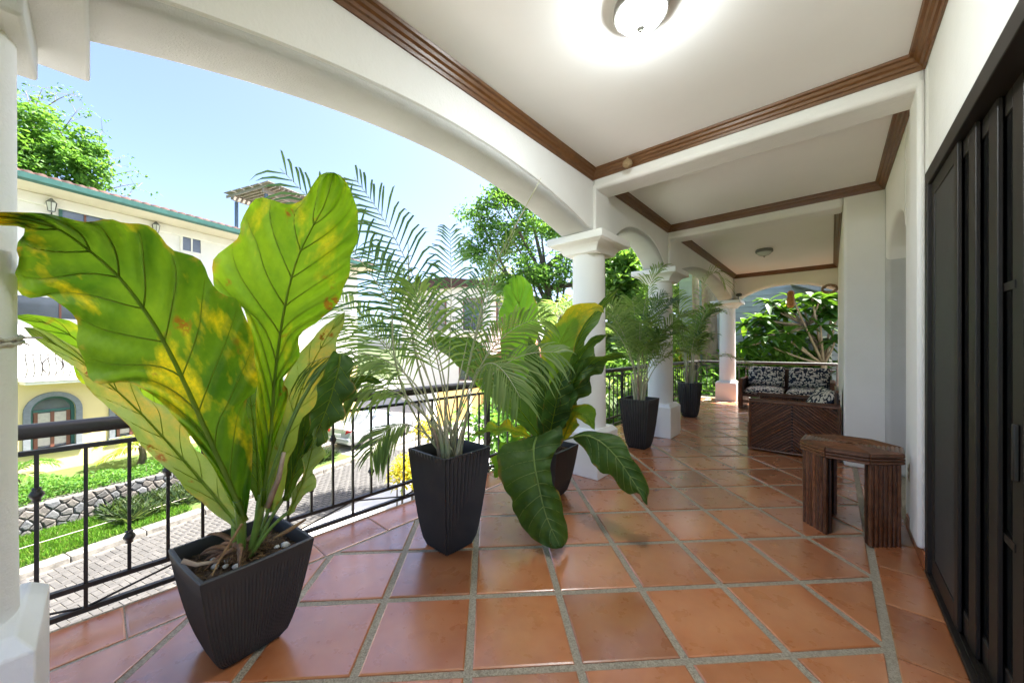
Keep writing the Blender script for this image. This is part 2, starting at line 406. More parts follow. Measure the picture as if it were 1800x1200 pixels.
# --- house walls
def wall_arch_hole(b, x0, x1, ya, yb, zt):
    pass
hw = thing('house_wall', 'white plaster house wall holding the dark sliding door and the arched niche', 'wall', (XW, 0, 0))
b = MB()
b.box(XW, XW + .24, Y0, -1.9, 0, CEIL - .002)
b.box(XW, XW + .24, -1.9, 3.27, 2.385, CEIL - .002)
b.build('wall', K['plaster'], hw, bevel=.02)
b = MB(); b.box(XW, XW + .24, 3.27, 4.16, 0, CEIL - .002); b.build('wall', K['plaster'], hw, bevel=.035, seg=4)
# niche; the grey of its lining puts shade into the colour
def nz(y): return CAMH + .92 + .26 * math.sqrt(max(0, 1 - ((y - 4.83) / .67) ** 2))
nys = [4.16 + 1.34 * i / 30 for i in range(31)]
MB().loft([[(x, y, z) for x, z in arch_sec(XW, XW + .24, max(nz(y), CAMH + .92), CEIL - .002, .03)] for y in nys]).build('niche_arch', K['plaster'], hw, smooth=50)
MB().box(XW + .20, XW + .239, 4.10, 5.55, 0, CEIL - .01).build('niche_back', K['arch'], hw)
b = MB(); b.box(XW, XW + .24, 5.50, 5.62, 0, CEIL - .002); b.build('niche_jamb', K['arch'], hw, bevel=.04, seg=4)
cw = MB().box(.10, XW + .3, 5.60, 10.74, 0, CEIL - .001).build('return_wall', K['plaster'], bevel=.03, seg=4)
tag(cw, 'white plaster wall that steps out beside the cane armchair', 'wall')
# room behind the sliding door, seen through it
rm = thing('room_shell', 'beige room seen through the gap of the sliding door', 'room', (3, 1.5, 0))
MB().box(XW + .24, 4.6, 3.6, 3.75, 0, CEIL - .002).build('room_wall', K['room'], rm)
MB().box(4.6, 4.75, Y0, 3.75, 0, .8).build('room_wall', K['room'], rm)  # unseen far wall cut low, opening the room to skylight
MB().box(XW + .602, 4.6, Y0, 3.6, -.3, -.002).build('room_floor', K['skirt'], rm)
MB().box(1.2, 1.9, 3.50, 3.598, .84, .875).build('shelf', K['bronze'], rm)
MB().box(1.2, 1.9, 3.50, 3.598, .70, .73).build('shelf', K['bronze'], rm)
# house mass above and behind (never seen, keeps the sun off the veranda)
um = MB().box(-2.3, 6.2, Y0 - .3, 11.4, CEIL + .352, CEIL + .9).build('sun_block_roof', K['plaster']); tag(um, 'unseen flat roof mass added above the veranda to block sun', 'roof')
hb = MB().box(.45 + .3, 6.0, 3.76, 10.73, 0, CEIL - .003).build('house_block', K['plaster']); tag(hb, 'white house block behind the niche wall', 'building')

# --- skirting tiles
for y0, y1 in ((3.30, 3.66), (3.665, 4.02)):
    s = MB().box(XW - .012, XW - .001, y0, y1, .004, .10).build('skirting_tile', K['skirt'], hw, bevel=.003)

# --- cross beams
BEAMB = CAMH + 1.60
BY = [(3.34, 3.64, XW), (5.60, 5.90, .10)]
for i, (y0, y1, xe) in enumerate(BY):
    bm_ = thing('ceiling_beam', ('white plaster cross beam nearest the lit lamp', 'white plaster cross beam meeting the stepped out wall')[i], 'beam', (-.7, (y0 + y1) / 2, BEAMB), group='cross beams under the ceiling')
    MB().box(-1.836, xe - .001 if i == 0 else .0985, y0, y1, BEAMB, CEIL - .004).build('beam', K['plaster'], bm_, bevel=.035, seg=4)
    MB().box(-1.837, -1.80, y0, y1, SPR + .002, BEAMB + .05).build('pilaster', K['plaster'], bm_, bevel=.008)
    if i == 0: MB().box(XW - .035, XW - .001, y0, y1, 0.11, BEAMB + .05).build('pilaster', K['plaster'], bm_, bevel=.015)

# --- timber crown moulding, mitred at the corners
PROF = [(0, -.088), (.012, -.088), (.018, -.070), (.030, -.066), (.036, -.050), (.050, -.040), (.056, -.022), (.072, -.016), (.078, -.002), (0, -.002)]
def moulding(x0, x1, y0, y1, label):
    T = thing('crown_molding', label, 'molding', ((x0 + x1) / 2, (y0 + y1) / 2, CEIL), group='timber crown moldings')
    sides = [((x0, y0), (x0, y1), (1, 0), (0, 1)), ((x1, y0), (x1, y1), (-1, 0), (0, 1)), ((x0, y0), (x1, y0), (0, 1), (1, 0)), ((x0, y1), (x1, y1), (0, -1), (1, 0))]
    for (a, b_, nrm, tg) in sides:
        r0 = [(a[0] + nrm[0] * o + tg[0] * o, a[1] + nrm[1] * o + tg[1] * o, CEIL + z) for o, z in PROF]
        r1 = [(b_[0] + nrm[0] * o - tg[0] * o, b_[1] + nrm[1] * o - tg[1] * o, CEIL + z) for o, z in PROF]
        MB().loft([r0, r1]).build('molding_board', K['timber'], T)
moulding(-1.837, XW - .001, Y0 + .05, 3.339, 'brown timber crown molding around the ceiling with the lit lamp')
moulding(-1.837, XW - .001, 3.641, 5.599, 'brown timber crown molding around the lampless middle ceiling')
moulding(-1.837, .099, 5.901, 10.449, 'brown timber crown molding around the far ceiling with the unlit lamp')

# --- columns
CL = ['pale column cut off by the left edge of the picture', 'white column right behind the drooping leafy plant', 'white column standing between the two ribbed palm pots', 'white column at the far corner beside the loveseat']
for i, y in enumerate(COL_Y[1:]):
    T = thing('column', CL[i], 'column', (XP, y, 0), group='veranda columns')
    hb_ = .23
    def sq(h, z): return [(XP - h, y - h, z), (XP + h, y - h, z), (XP + h, y + h, z), (XP - h, y + h, z)]
    MB().loft([sq(hb_, .0065), sq(hb_, .455), sq(.19, .50)]).build('base', K['plaster'], T, bevel=.006)
    if i == 0:
        MB().lathe([(.182, .49), (.178, .9), (.176, CAMH + .98)], (XP, y, 0), 40).build('shaft', K['plaster'], T, smooth=60)
        cp = MB(); cp.loft([sq(.205, CAMH + .975), sq(.205, CAMH + 1.105)]); cp.loft([sq(.33, CAMH + 1.10), sq(.33, CAMH + 1.30)])
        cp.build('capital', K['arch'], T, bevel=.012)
    else:
        MB().lathe([(.182, .49), (.180, 1.0), (.176, 1.7), (.172, CAMH + 1.01)], (XP, y, 0), 40).build('shaft', K['plaster'], T, smooth=60)
        cp = MB(); cp.loft([sq(.20, CAMH + .985), sq(.215, CAMH + 1.02), sq(.25, CAMH + 1.06), sq(.30, CAMH + 1.085)]); cp.loft([sq(.33, CAMH + 1.083), sq(.33, SPR)])
        cp.build('capital', K['plaster'], T, bevel=.008)

# --- railing along the edge and across the end
def railing(label, p0, p1, ys_high, post_at, skip=None):
    p0, p1 = Vector(p0), Vector(p1); L = (p1 - p0).length; dr = (p1 - p0).normalized(); sd_ = Vector((-dr.y, dr.x, 0))
    T = thing('railing', label, 'railing', tuple(p0), math.atan2(dr.y, dr.x), group='iron railings of the veranda')
    prof = [(-.045, -.014), (-.042, .018), (-.022, .034), (.022, .034), (.042, .018), (.045, -.014), (.03, -.032), (-.03, -.032)]
    MB().loft([[(x, a, .955 + c) for a, c in prof] for x in (0, L)]).build('handrail', K['iron'], T, smooth=50, world=False)
    for nm, z, h, w_ in (('upper_rail', .855, .011, .014), ('lower_rail', .155, .012, .014), ('bottom_rail', .035, .012, .014)):
        MB().box(0, L, -w_, w_, z - h, z + h).build(nm, K['iron'], T, world=False)
    def me(z0, z1):
        return MB().box(-.0075, .0075, -.0075, .0075, z0, z1).mesh('baluster')
    m_long, m_short = me(.046, .845), me(.166, .845)
    col = MB().lathe([(.009, -.036), (.017, -.03), (.014, -.022), (.021, -.012), (.026, 0), (.021, .012), (.014, .022), (.017, .03), (.009, .036)], (0, 0, 0), 12).mesh('collar'); col.shade_smooth()
    n = int(L / .151); off = ys_high % .453
    x = off - .453; i = 0; par = (int((ys_high - off) / .453 + .5) + 1) % 2
    while x < L - .02:
        if x > .02:
            ph = i % 3
            b_ = link_mesh('baluster', m_long if ph == 1 else m_short, K['iron'], T, loc=(x, 0, 0))
            if ph == 0: link_mesh('collar', col, K['iron'], b_, loc=(0, 0, .655))
            if ph == 2: link_mesh('collar', col, K['iron'], b_, loc=(0, 0, .34))
            if ph == 1 and x + .453 < L:
                za, zb_ = (.047, .143) if (i // 3) % 2 == par else (.143, .047)
                MB().tube([(x + .012, 0, za), (x + .441, 0, zb_)], .006, 6).build('brace', K['iron'], T, world=False)
        x += .151; i += 1
    for q in post_at:
        MB().box(q - .02, q + .02, -.02, .02, -.03, .935).build('post', K['iron'], T, bevel=.003, world=False)
railing('black iron railing running the length of the veranda behind the pots', (XE - .03, -1.4, 0), (XE - .03, YE, 0), -.19 + 1.4, [.02, 4.19, 7.6, 12.38])
railing('black iron railing across the far end behind the loveseat', (XE + .02, YE + .02, 0), (.10, YE + .02, 0), .2, [2.86])
# ------------------------------------------------------------------ fittings
# --- sliding door
T = thing('sliding_door', 'dark bronze sliding door with insect screen and stacked panels', 'door', (XW + .06, 2.0, 0))
b = MB()
b.box(XW - .012, XW + .14, -1.9, 3.268, 2.30, 2.384); b.box(XW - .012, XW + .14, 3.20, 3.268, .03, 2.30); b.box(XW - .012, XW + .14, -1.9, -1.83, .03, 2.30)
b.build('frame', K['bronze'], T, bevel=.004)
MB().box(XW - .012, XW + .14, -1.9, 3.268, .004, .028).build('threshold', K['bronze'], T, bevel=.004)
for k in range(4): MB().box(XW + .008 + .019 * k, XW + .012 + .019 * k, -1.82, 3.19, .028, .040).build('track', K['bronze'], T)
def panel(x, y0, y1, nm, fill, wd=.062):
    p = MB()
    p.box(x, x + .015, y0, y0 + wd, .041, 2.298); p.box(x, x + .015, y1 - wd, y1, .041, 2.298)
    p.box(x, x + .015, y0 + wd, y1 - wd, .041, .14); p.box(x, x + .015, y0 + wd, y1 - wd, 2.22, 2.298)
    P = p.build(nm, K['bronze'], T, bevel=.003)
    MB().box(x + .005, x + .010, y0 + wd, y1 - wd, .14, 2.22).build('screen_mesh' if fill is K['screen'] else 'pane', fill, P)
    return P
panel(XW + .005, 2.62, 3.198, 'screen_panel', K['screen'])
panel(XW + .024, 2.44, 3.197, 'sliding_panel', K['tint'], .10)
panel(XW + .043, 2.26, 3.197, 'sliding_panel', K['tint'], .10)
P = panel(XW + .062, 2.09, 3.197, 'sliding_panel', K['tint'], .10)
for z in (.62, 1.56): MB().box(XW + .058, XW + .0615, 2.153, 3.135, z, z + .03).build('glazing_bar', K['bronze'], P)
MB().box(XW + .046, XW + .0615, 2.115, 2.135, .88, 1.08).build('handle', K['bronze'], P, bevel=.004)
# --- wall socket
T = thing('wall_socket', 'cream electric socket low on the wall behind the cane table', 'socket', (XW, 3.92, .43))
MB().box(XW - .008, XW - .0005, 3.885, 3.955, .37, .49).build('plate', K['cream'], T, bevel=.003)
for z in (.405, .455): MB().box(XW - .011, XW - .0075, 3.905, 3.935, z - .012, z + .012).build('outlet', K['room'], T, bevel=.002)
# --- ceiling lamps
def lamp(x, y, lit, label):
    T = thing('ceiling_lamp', label, 'lamp', (x, y, CEIL), group='dome ceiling lamps')
    MB().lathe([(.02, 0), (.128, 0), (.135, -.012), (.137, -.040), (.132, -.054), (.121, -.056), (.117, -.040), (.02, -.036)], (x, y, CEIL - .001), 40).build('ring', K['lamp_metal'], T, smooth=40)
    pr = [(.002, -.1215)] + [(.116 * math.sin(a), -.046 - .076 * math.cos(a)) for a in [R(8 + 82 * i / 12) for i in range(13)]]
    MB().lathe(pr, (x, y, CEIL), 40).build('glass_dome', K['lamp_on' if lit else 'lamp_off'], T, smooth=60)
    MB().lathe([(.004, -.147), (.010, -.142), (.006, -.134), (.020, -.128), (.022, -.122), (.016, -.115)], (x, y, CEIL), 20).build('finial', K['lamp_metal'], T, smooth=60)
    return T
lamp(-.75, 1.87, True, 'glowing frosted glass dome lamp at the top of the picture')
lamp(-.93, 8.05, False, 'unlit dome lamp with dark rim on the far ceiling')
# --- wasp nest on the moulding, security camera, rope
T = thing('wasp_nest', 'small round tan nest stuck to the timber molding', 'nest', tuple(at(1103, 285, 3.36)))
c = at(1103, 287, 3.36)
MB().lathe([(.004, .052), (.010, .046), (.012, .036), (.034, .022), (.045, 0), (.042, -.02), (.028, -.036), (.008, -.042)], tuple(c), 20).build('shell', K['nest'], T, smooth=60)
T = thing('security_camera', 'small dark security camera on top of the far corner column', 'camera', (-1.72, 10.40, SPR))
MB().lathe([(.03, 0), (.03, .012), (.010, .02), (.010, .09)], (-1.72, 10.36, SPR + .001), 16).build('bracket', K['lamp_metal'], T, smooth=40)
MB().tube([(-1.74, 10.42, SPR + .125), (-1.66, 10.22, SPR + .105)], [.042, .038], 16).build('housing', K['bronze'], T, smooth=40)
MB().tube([(-1.661, 10.222, SPR + .105), (-1.656, 10.212, SPR + .104)], .028, 16).build('lens', K['win'], T)
T = thing('tie_rope', 'frayed rope tied around the column at the left edge', 'rope', (XP, -.35, CAMH))
for q in range(2):
    pts = []
    for i in range(48):
        a = R(-140 + 262 * i / 47); r_ = .184 + .003 * math.sin(i * 2.2 + q * 3); pts.append((XP + r_ * math.cos(a), -.35 + r_ * math.sin(a), CAMH - .035 - q * .016 + .075 * (i / 47) + .004 * math.sin(i * 2.2 + q * 3)))
    MB().tube(pts, .0062, 7).build('strand', K['rope'], T, smooth=True)
e0 = Vector(pts[-1])
for q in range(9):
    d_ = Vector((random.uniform(-.02, .05), random.uniform(.02, .07), random.uniform(-.03, .03))); MB().tube([e0, e0 + d_ * .5 + Vector((0, 0, .006)), e0 + d_], [.004, .0028, .001], 4).build('frayed_end', K['rope'], T, smooth=True)

# ------------------------------------------------------------------ cane furniture
def rod_pts(a, b, r=.011, nodes=2):
    a, b = Vector(a), Vector(b); out = []; rs = []
    for i in range(nodes + 1):
        t0 = i / (nodes + 1); t1 = (i + 1) / (nodes + 1)
        j = random.uniform(-.06, .06) / (nodes + 1)
        out += [a.lerp(b, t0), a.lerp(b, t1 - .004 + (j if i < nodes else 0))]; rs += [r * 1.12 if i else r, r]
    return out, rs
def rod(parent, a, b, r=.011, nodes=1, k=6, name='cane_rod'):
    p, rs = rod_pts(a, b, r, nodes)
    return MB().tube(p, rs, k).build(name, K['cane'], parent, smooth=50)
# --- octagonal side table
tc = Vector((.10, 3.70, 0)); TR = .292; TH = .635; rot0 = R(198)
T = thing('side_table', 'octagonal brown cane side table standing by the white wall', 'table', tuple(tc))
def oc(a, r, z): return Vector((tc.x + r * math.cos(a), tc.y + r * math.sin(a), z))
top = MB().loft([[oc(rot0 + R(45) * i, TR - .012, z) for i in range(8)] for z in (TH - .07, TH - .012)]).build('tabletop', K['cane_dark'], T)
for i in range(8):
    a0, a1 = rot0 + R(45) * i, rot0 + R(45) * (i + 1)
    for z in (TH - .064, TH - .042, TH - .020): rod(top, oc(a0, TR, z), oc(a1, TR, z), .0115, 1)
    for q in range(11):
        r_ = TR - .004 - q * .0245
        if r_ > .02: rod(top, oc(a0, r_, TH - .008), oc(a1, r_, TH - .008), .0118, 0, 6)
for i in range(4):
    a0 = rot0 + R(90) * i; a1 = a0 + R(45)
    lg_ = MB().loft([[oc(a0, TR - .03, z), oc(a1, TR - .03, z), oc(a1, TR - .045, z), oc(a0, TR - .045, z)] for z in (.0085, TH - .07)]).build('leg', K['cane_dark'], T)
    p, q = oc(a0, TR - .014, 0), oc(a1, TR - .014, 0)
    for k in range(7):
        m = p.lerp(q, (k + .5) / 7); rod(lg_, (m.x, m.y, .008), (m.x, m.y, TH - .075), .0148, 3, 8)
        if k % 2 == 0:
            mi = Vector((tc.x, tc.y, 0)).lerp(m, .83); rod(lg_, (mi.x, mi.y, .008), (mi.x, mi.y, TH - .075), .0118, 2)

def chevron(parent, origin, ux, w_, z0, z1, out, name='side_panel', peak=True):
    """framed panel with cane rods set in a chevron; origin = lower-left point, ux = unit vector along, out = outward normal"""
    o = Vector(origin); ux = Vector(ux); out = Vector(out)
    def P(x, z, e=0): return Vector((o.x, o.y, 0)) + ux * x + out * e + Vector((0, 0, z))
    bp = MB().loft([[P(0, z0, -.02), P(w_, z0, -.02), P(w_, z0, -.004), P(0, z0, -.004)], [P(0, z1, -.02), P(w_, z1, -.02), P(w_, z1, -.004), P(0, z1, -.004)]]).build(name, K['cane_dark'], parent)
    for a, b_ in (((0, z0 + .012), (w_, z0 + .012)), ((0, z1 - .012), (w_, z1 - .012)), ((.012, z0), (.012, z1)), ((w_ - .012, z0), (w_ - .012, z1))):
        rod(bp, P(*a, .008), P(*b_, .008), .0165, 2, 8, 'frame_pole')
    h0, h1 = z0 + .028, z1 - .028
    for side in (0, 1):
        xa, xb = (.028, w_ / 2 - .004)
        c = h0 - xb - .0
        sl_ = .78
        while c < h1 - xa * sl_:
            # z = sl*x + c clipped
            x_lo = max(xa, (h0 - c) / sl_); x_hi = min(xb, (h1 - c) / sl_)
            if x_hi - x_lo > .02:
                a, b_ = (x_lo, sl_ * x_lo + c), (x_hi, sl_ * x_hi + c)
                if side: a, b_ = (w_ - a[0], a[1]), (w_ - b_[0], b_[1])
                rod(bp, P(*a, .006), P(*b_, .006), .0122, 1, 6)
            c += .038
    return bp
def pillow(parent, c, sx, sy, th, rot, name='cushion', p=4.0, n=14):
    Mx = Matrix.Translation(Vector(c)) @ rot.to_matrix().to_4x4() if hasattr(rot, 'to_matrix') else rot
    b_ = MB(); g = []
    for s in (1, -1):
        vs = []
        for i in range(n + 1):
            for j in range(n + 1):
                u, v = -1 + 2 * i / n, -1 + 2 * j / n
                h = th / 2 * (max(0, (1 - abs(u) ** p) * (1 - abs(v) ** p))) ** .45
                k = 1 - .05 * (abs(u) ** 2) * (abs(v) ** 2) if True else 1
                pin = 1 - .045 * (1 - abs(u * v))
                vs.append(Vector((u * sx / 2 * k * (pin if abs(u) == 1 or True else 1), v * sy / 2 * k * pin, s * h + .004 * s * math.sin(5 * u + 3 * v))))
        b_.add([tuple(x) for x in vs], [(i * (n + 1) + j, (i + 1) * (n + 1) + j, (i + 1) * (n + 1) + j + 1, i * (n + 1) + j + 1) for i in range(n) for j in range(n)])
    me = b_.mesh(name); me.shade_smooth()
    import bmesh
    bm = bmesh.new(); bm.from_mesh(me); bmesh.ops.remove_doubles(bm, verts=bm.verts, dist=.003); bmesh.ops.recalc_face_normals(bm, faces=bm.faces); bm.to_mesh(me); bm.free()
    o = link_mesh(name, me, K['print'], parent)
    o.matrix_local = (root_matrix(parent).inverted() if parent is not None else Matrix.Identity(4)) @ Matrix.Translation(Vector(c)) @ rot.to_matrix().to_4x4()
    return o
from mathutils import Euler
# --- armchair facing the garden: arms at y = 5.68 and y = 6.42
T = thing('cane_armchair', 'brown cane armchair with chevron side panel beside the stepped wall', 'armchair', (-.37, 6.05, 0))
ax0, ax1 = -.82, .08; az = .655
chevron(T, (ax0, 5.68, 0), (1, 0, 0), ax1 - ax0, .02, az, (0, -1, 0))
chevron(T, (ax0 + .02, 6.46, 0), (1, 0, 0), ax1 - ax0 - .02, .02, az, (0, -1, 0))
chevron(T, (ax0, 6.45, 0), (0, -1, 0), .75, .02, .36, (-1, 0, 0), 'front_panel')
for y in (5.69, 6.45):
    for q in range(3): rod(T, (ax0, y + .02 * q - .01, az + .012), (ax1, y + .02 * q - .01, az + .012), .013, 3, 6, 'arm_rail')
bk = MB().box(.04, .06, 5.72, 6.44, .36, .82).build('backrest', K['cane_dark'], T)
for q in range(24): rod(bk, (.035, 5.73 + q * .03, .36), (.035, 5.73 + q * .03, .82), .012, 2)
for z in (.83, .36): rod(T, (.045, 5.69, z), (.045, 6.46, z), .018, 2, 8, 'back_rail')
MB().box(ax0 + .03, .03, 5.70, 6.44, .30, .35).build('seat_frame', K['cane_dark'], T)
o = pillow(None, (-.40, 6.07, .43), .78, .70, .16, Euler((0, 0, 0)), 'seat_cushion'); tag(o, 'navy and white leaf print cushion lying flat in the armchair', 'cushion', 'leaf print cushions')
o = pillow(None, (-.12, 5.98, .63), .46, .46, .17, Euler((R(8), R(-62), R(14))), 'back_cushion'); tag(o, 'navy and white leaf print cushion leaning in the armchair corner', 'cushion', 'leaf print cushions')
# --- loveseat at the far end
T = thing('cane_loveseat', 'brown cane loveseat facing the viewer at the far railing', 'loveseat', (-.75, 9.7, 0))
lx0, lx1, ly0, ly1 = -1.53, .04, 9.30, 10.12
for x, nx in ((lx0, -1), (lx1, 1)):
    chevron(T, (x, ly0, 0), (0, 1, 0), ly1 - ly0, .02, .64, (nx, 0, 0))
    inner_x = x - nx * .06
    am = MB().box(min(x - nx * .022, inner_x), max(x - nx * .022, inner_x), ly0, ly1, .02, .64).build('arm', K['cane_dark'], T)
    for q in range(4): rod(am, (x - nx * (.005 + q * .018), ly0 - .006, .02), (x - nx * (.005 + q * .018), ly0 - .006, .66), .0115, 3)
    for q in range(4): rod(am, (x - nx * (.005 + q * .018), ly0, .655), (x - nx * (.005 + q * .018), ly1, .655), .0115, 3)
for z in (.16, .19, .30, .33): rod(T, (lx0 + .07, ly0 + .01, z), (lx1 - .07, ly0 + .01, z), .014, 4, 8, 'front_rail')
sf = MB().box(lx0 + .06, lx1 - .06, ly0 + .02, ly1, .29, .33).build('seat_frame', K['cane_dark'], T)
bk = MB().box(lx0 + .06, lx1 - .06, ly1 - .03, ly1, .30, .84).build('backrest', K['cane_dark'], T)
for q in range(46): rod(bk, (lx0 + .08 + q * .0312, ly1 - .04, .32), (lx0 + .08 + q * .0312, ly1 - .04, .84), .012, 1)
rod(T, (lx0, ly1 - .03, .85), (lx1, ly1 - .03, .85), .018, 4, 8, 'back_rail')
for i, (xc, nm) in enumerate(((-1.11, 'left'), (-.37, 'right'))):
    o = pillow(None, (xc, 9.64, .405), .72, .66, .17, Euler((R(4), 0, 0)), 'seat_cushion'); tag(o, 'leaf print seat cushion on the %s half of the loveseat' % nm, 'cushion', 'leaf print cushions')
    o = pillow(None, (xc, 9.93, .70), .70, .46, .19, Euler((R(72), 0, R(3 - 6 * i))), 'back_cushion'); tag(o, 'leaf print back cushion on the %s half of the loveseat' % nm, 'cushion', 'leaf print cushions')
# --- coiled nest of twigs hung by the end arch, amber hanging ornament
T = thing('twig_wreath', 'brown coil of twigs hanging at the right end of the end arch', 'wreath', (.0, 10.38, SPR + .12))
for i in range(9):
    r0 = .09 + .008 * (i % 4); tl = random.uniform(-.3, .3); pts = [Vector((-.04 + r0 * 1.2 * math.cos(a + i), 10.38 + .03 * math.sin(3 * a + i), SPR + .09 + r0 * .75 * math.sin(a + i) + .02 * math.sin(2 * a + tl))) for a in [R(18 * k) for k in range(19)]]
    MB().tube(pts, .007, 5).build('twig', K['palm_sheath'], T)
K['amber'] = mat('amber bark', (.52, .24, .05), (.25, .10, .03), .55, 26, .6, 40, .01)
c = at(1390, 526, 8.4)
T = thing('hanging_ornament', 'amber coloured hanging ornament under the middle of the end arch', 'ornament', tuple(c))
MB().lathe([(.01, .2), (.05, .19), (.075, .12), (.062, .06), (.085, .0), (.07, -.06), (.082, -.12), (.05, -.19), (.012, -.2)], tuple(c), 14).build('body', K['amber'], T, smooth=60)
MB().tube([c + Vector((0, 0, .2)), (c.x, c.y, ez(c.x) + .02)], .005, 5).build('cord', K['rope'], T)
# ------------------------------------------------------------------ pots and plants
def pot_mesh(bh, th, h, ribs, amp, soil, power=.62, round_=False, wall=.018):
    """tapered pot; ribs flutes per side"""
    def sec(hs, a, flat=False):
        pts = []
        N = ribs * 2
        if round_:
            for i in range(4 * N):
                q = 2 * math.pi * i / (4 * N); r_ = hs * 1.06 + (0 if flat else (a if i % 2 else 0)); pts.append((r_ * math.cos(q), r_ * math.sin(q)))
        else:
            cr = .03 * hs / .2
            for s_ in range(4):
                for i in range(N):
                    t_ = -1 + 2 * i / N; bulge = .03 * hs * (1 - t_ * t_)
                    o = hs + bulge + (0 if flat or i == 0 else (-a if i % 2 else 0)); x, y = o, t_ * hs * (1 + 0)
                    if i == 0: x, y = hs, -hs
                    for _ in range(s_): x, y = -y, x
                    pts.append((x, y))
        return pts
    rings = []
    n = 12
    for i in range(n + 1):
        z = h * i / n; hs = bh + (th - bh) * (i / n) ** power
        rings.append([(x, y, z) for x, y in sec(hs, amp * (1 if i < n else .25))])
    rings.append([(x, y, h + .004) for x, y in sec(th - .004, 0, True)])
    rings.append([(x, y, h + .004) for x, y in sec(th - wall + .003, 0, True)])
    rings.append([(x, y, h - .002) for x, y in sec(th - wall, 0, True)])
    hs2 = bh + (th - bh) * (soil / h) ** power - wall
    rings.append([(x, y, soil - .03) for x, y in sec(hs2, 0, True)])
    b_ = MB().loft(rings)
    s_ = MB(); so_ = sec(hs2 + .004, 0, True)
    m = 10; vs = [(0, 0, soil + .02)]; fs = []
    for q in range(1, m + 1):
        for x, y in so_:
            k = q / m; vs.append((x * k, y * k, soil + .02 * (1 - k) + random.uniform(-.008, .008)))
    L = len(so_)
    for j in range(L): fs.append((0, 1 + j, 1 + (j + 1) % L))
    for q in range(m - 1):
        for j in range(L): fs.append((1 + q * L + j, 1 + (q + 1) * L + j, 1 + (q + 1) * L + (j + 1) % L, 1 + q * L + (j + 1) % L))
    s_.add(vs, fs)
    return b_, s_
def put_pot(T, *a, **k):
    b_, s_ = pot_mesh(*a, **k)
    b_.build('pot', K['pot'], T, smooth=38, world=False); s_.build('soil', K['soil'], T, world=False, smooth=True)

def blade_grid(T, G, uv, m, name='leaf', label=None):
    """G: (n+1, m+1, 3) world grid"""
    n0, m0 = G.shape[0], G.shape[1]
    inv = root_matrix(T).inverted()
    V = [tuple(inv @ Vector(p)) for p in G.reshape(-1, 3)]
    Fc = [(i * m0 + j, i * m0 + j + 1, (i + 1) * m0 + j + 1, (i + 1) * m0 + j) for i in range(n0 - 1) for j in range(m0 - 1)]
    me = np_mesh(name, V, Fc, uv.reshape(-1, 2)); me.shade_smooth()
    ed = np.tile(np.abs(np.linspace(-1, 1, m0)), (n0, 1)).reshape(-1); el = me.uv_layers.new(name='Edge'); ix = np.array(Fc).ravel()
    el.data.foreach_set('uv', np.stack([ed[ix], np.zeros(len(ix))], 1).astype(np.float32).ravel()); me.uv_layers[0].active_render = True
    o = link_mesh(name, me, m, T)
    if label: o['label'] = label
    return o
VIEW = lambda p: (Vector((0, 0, CAMH)) - p).normalized()
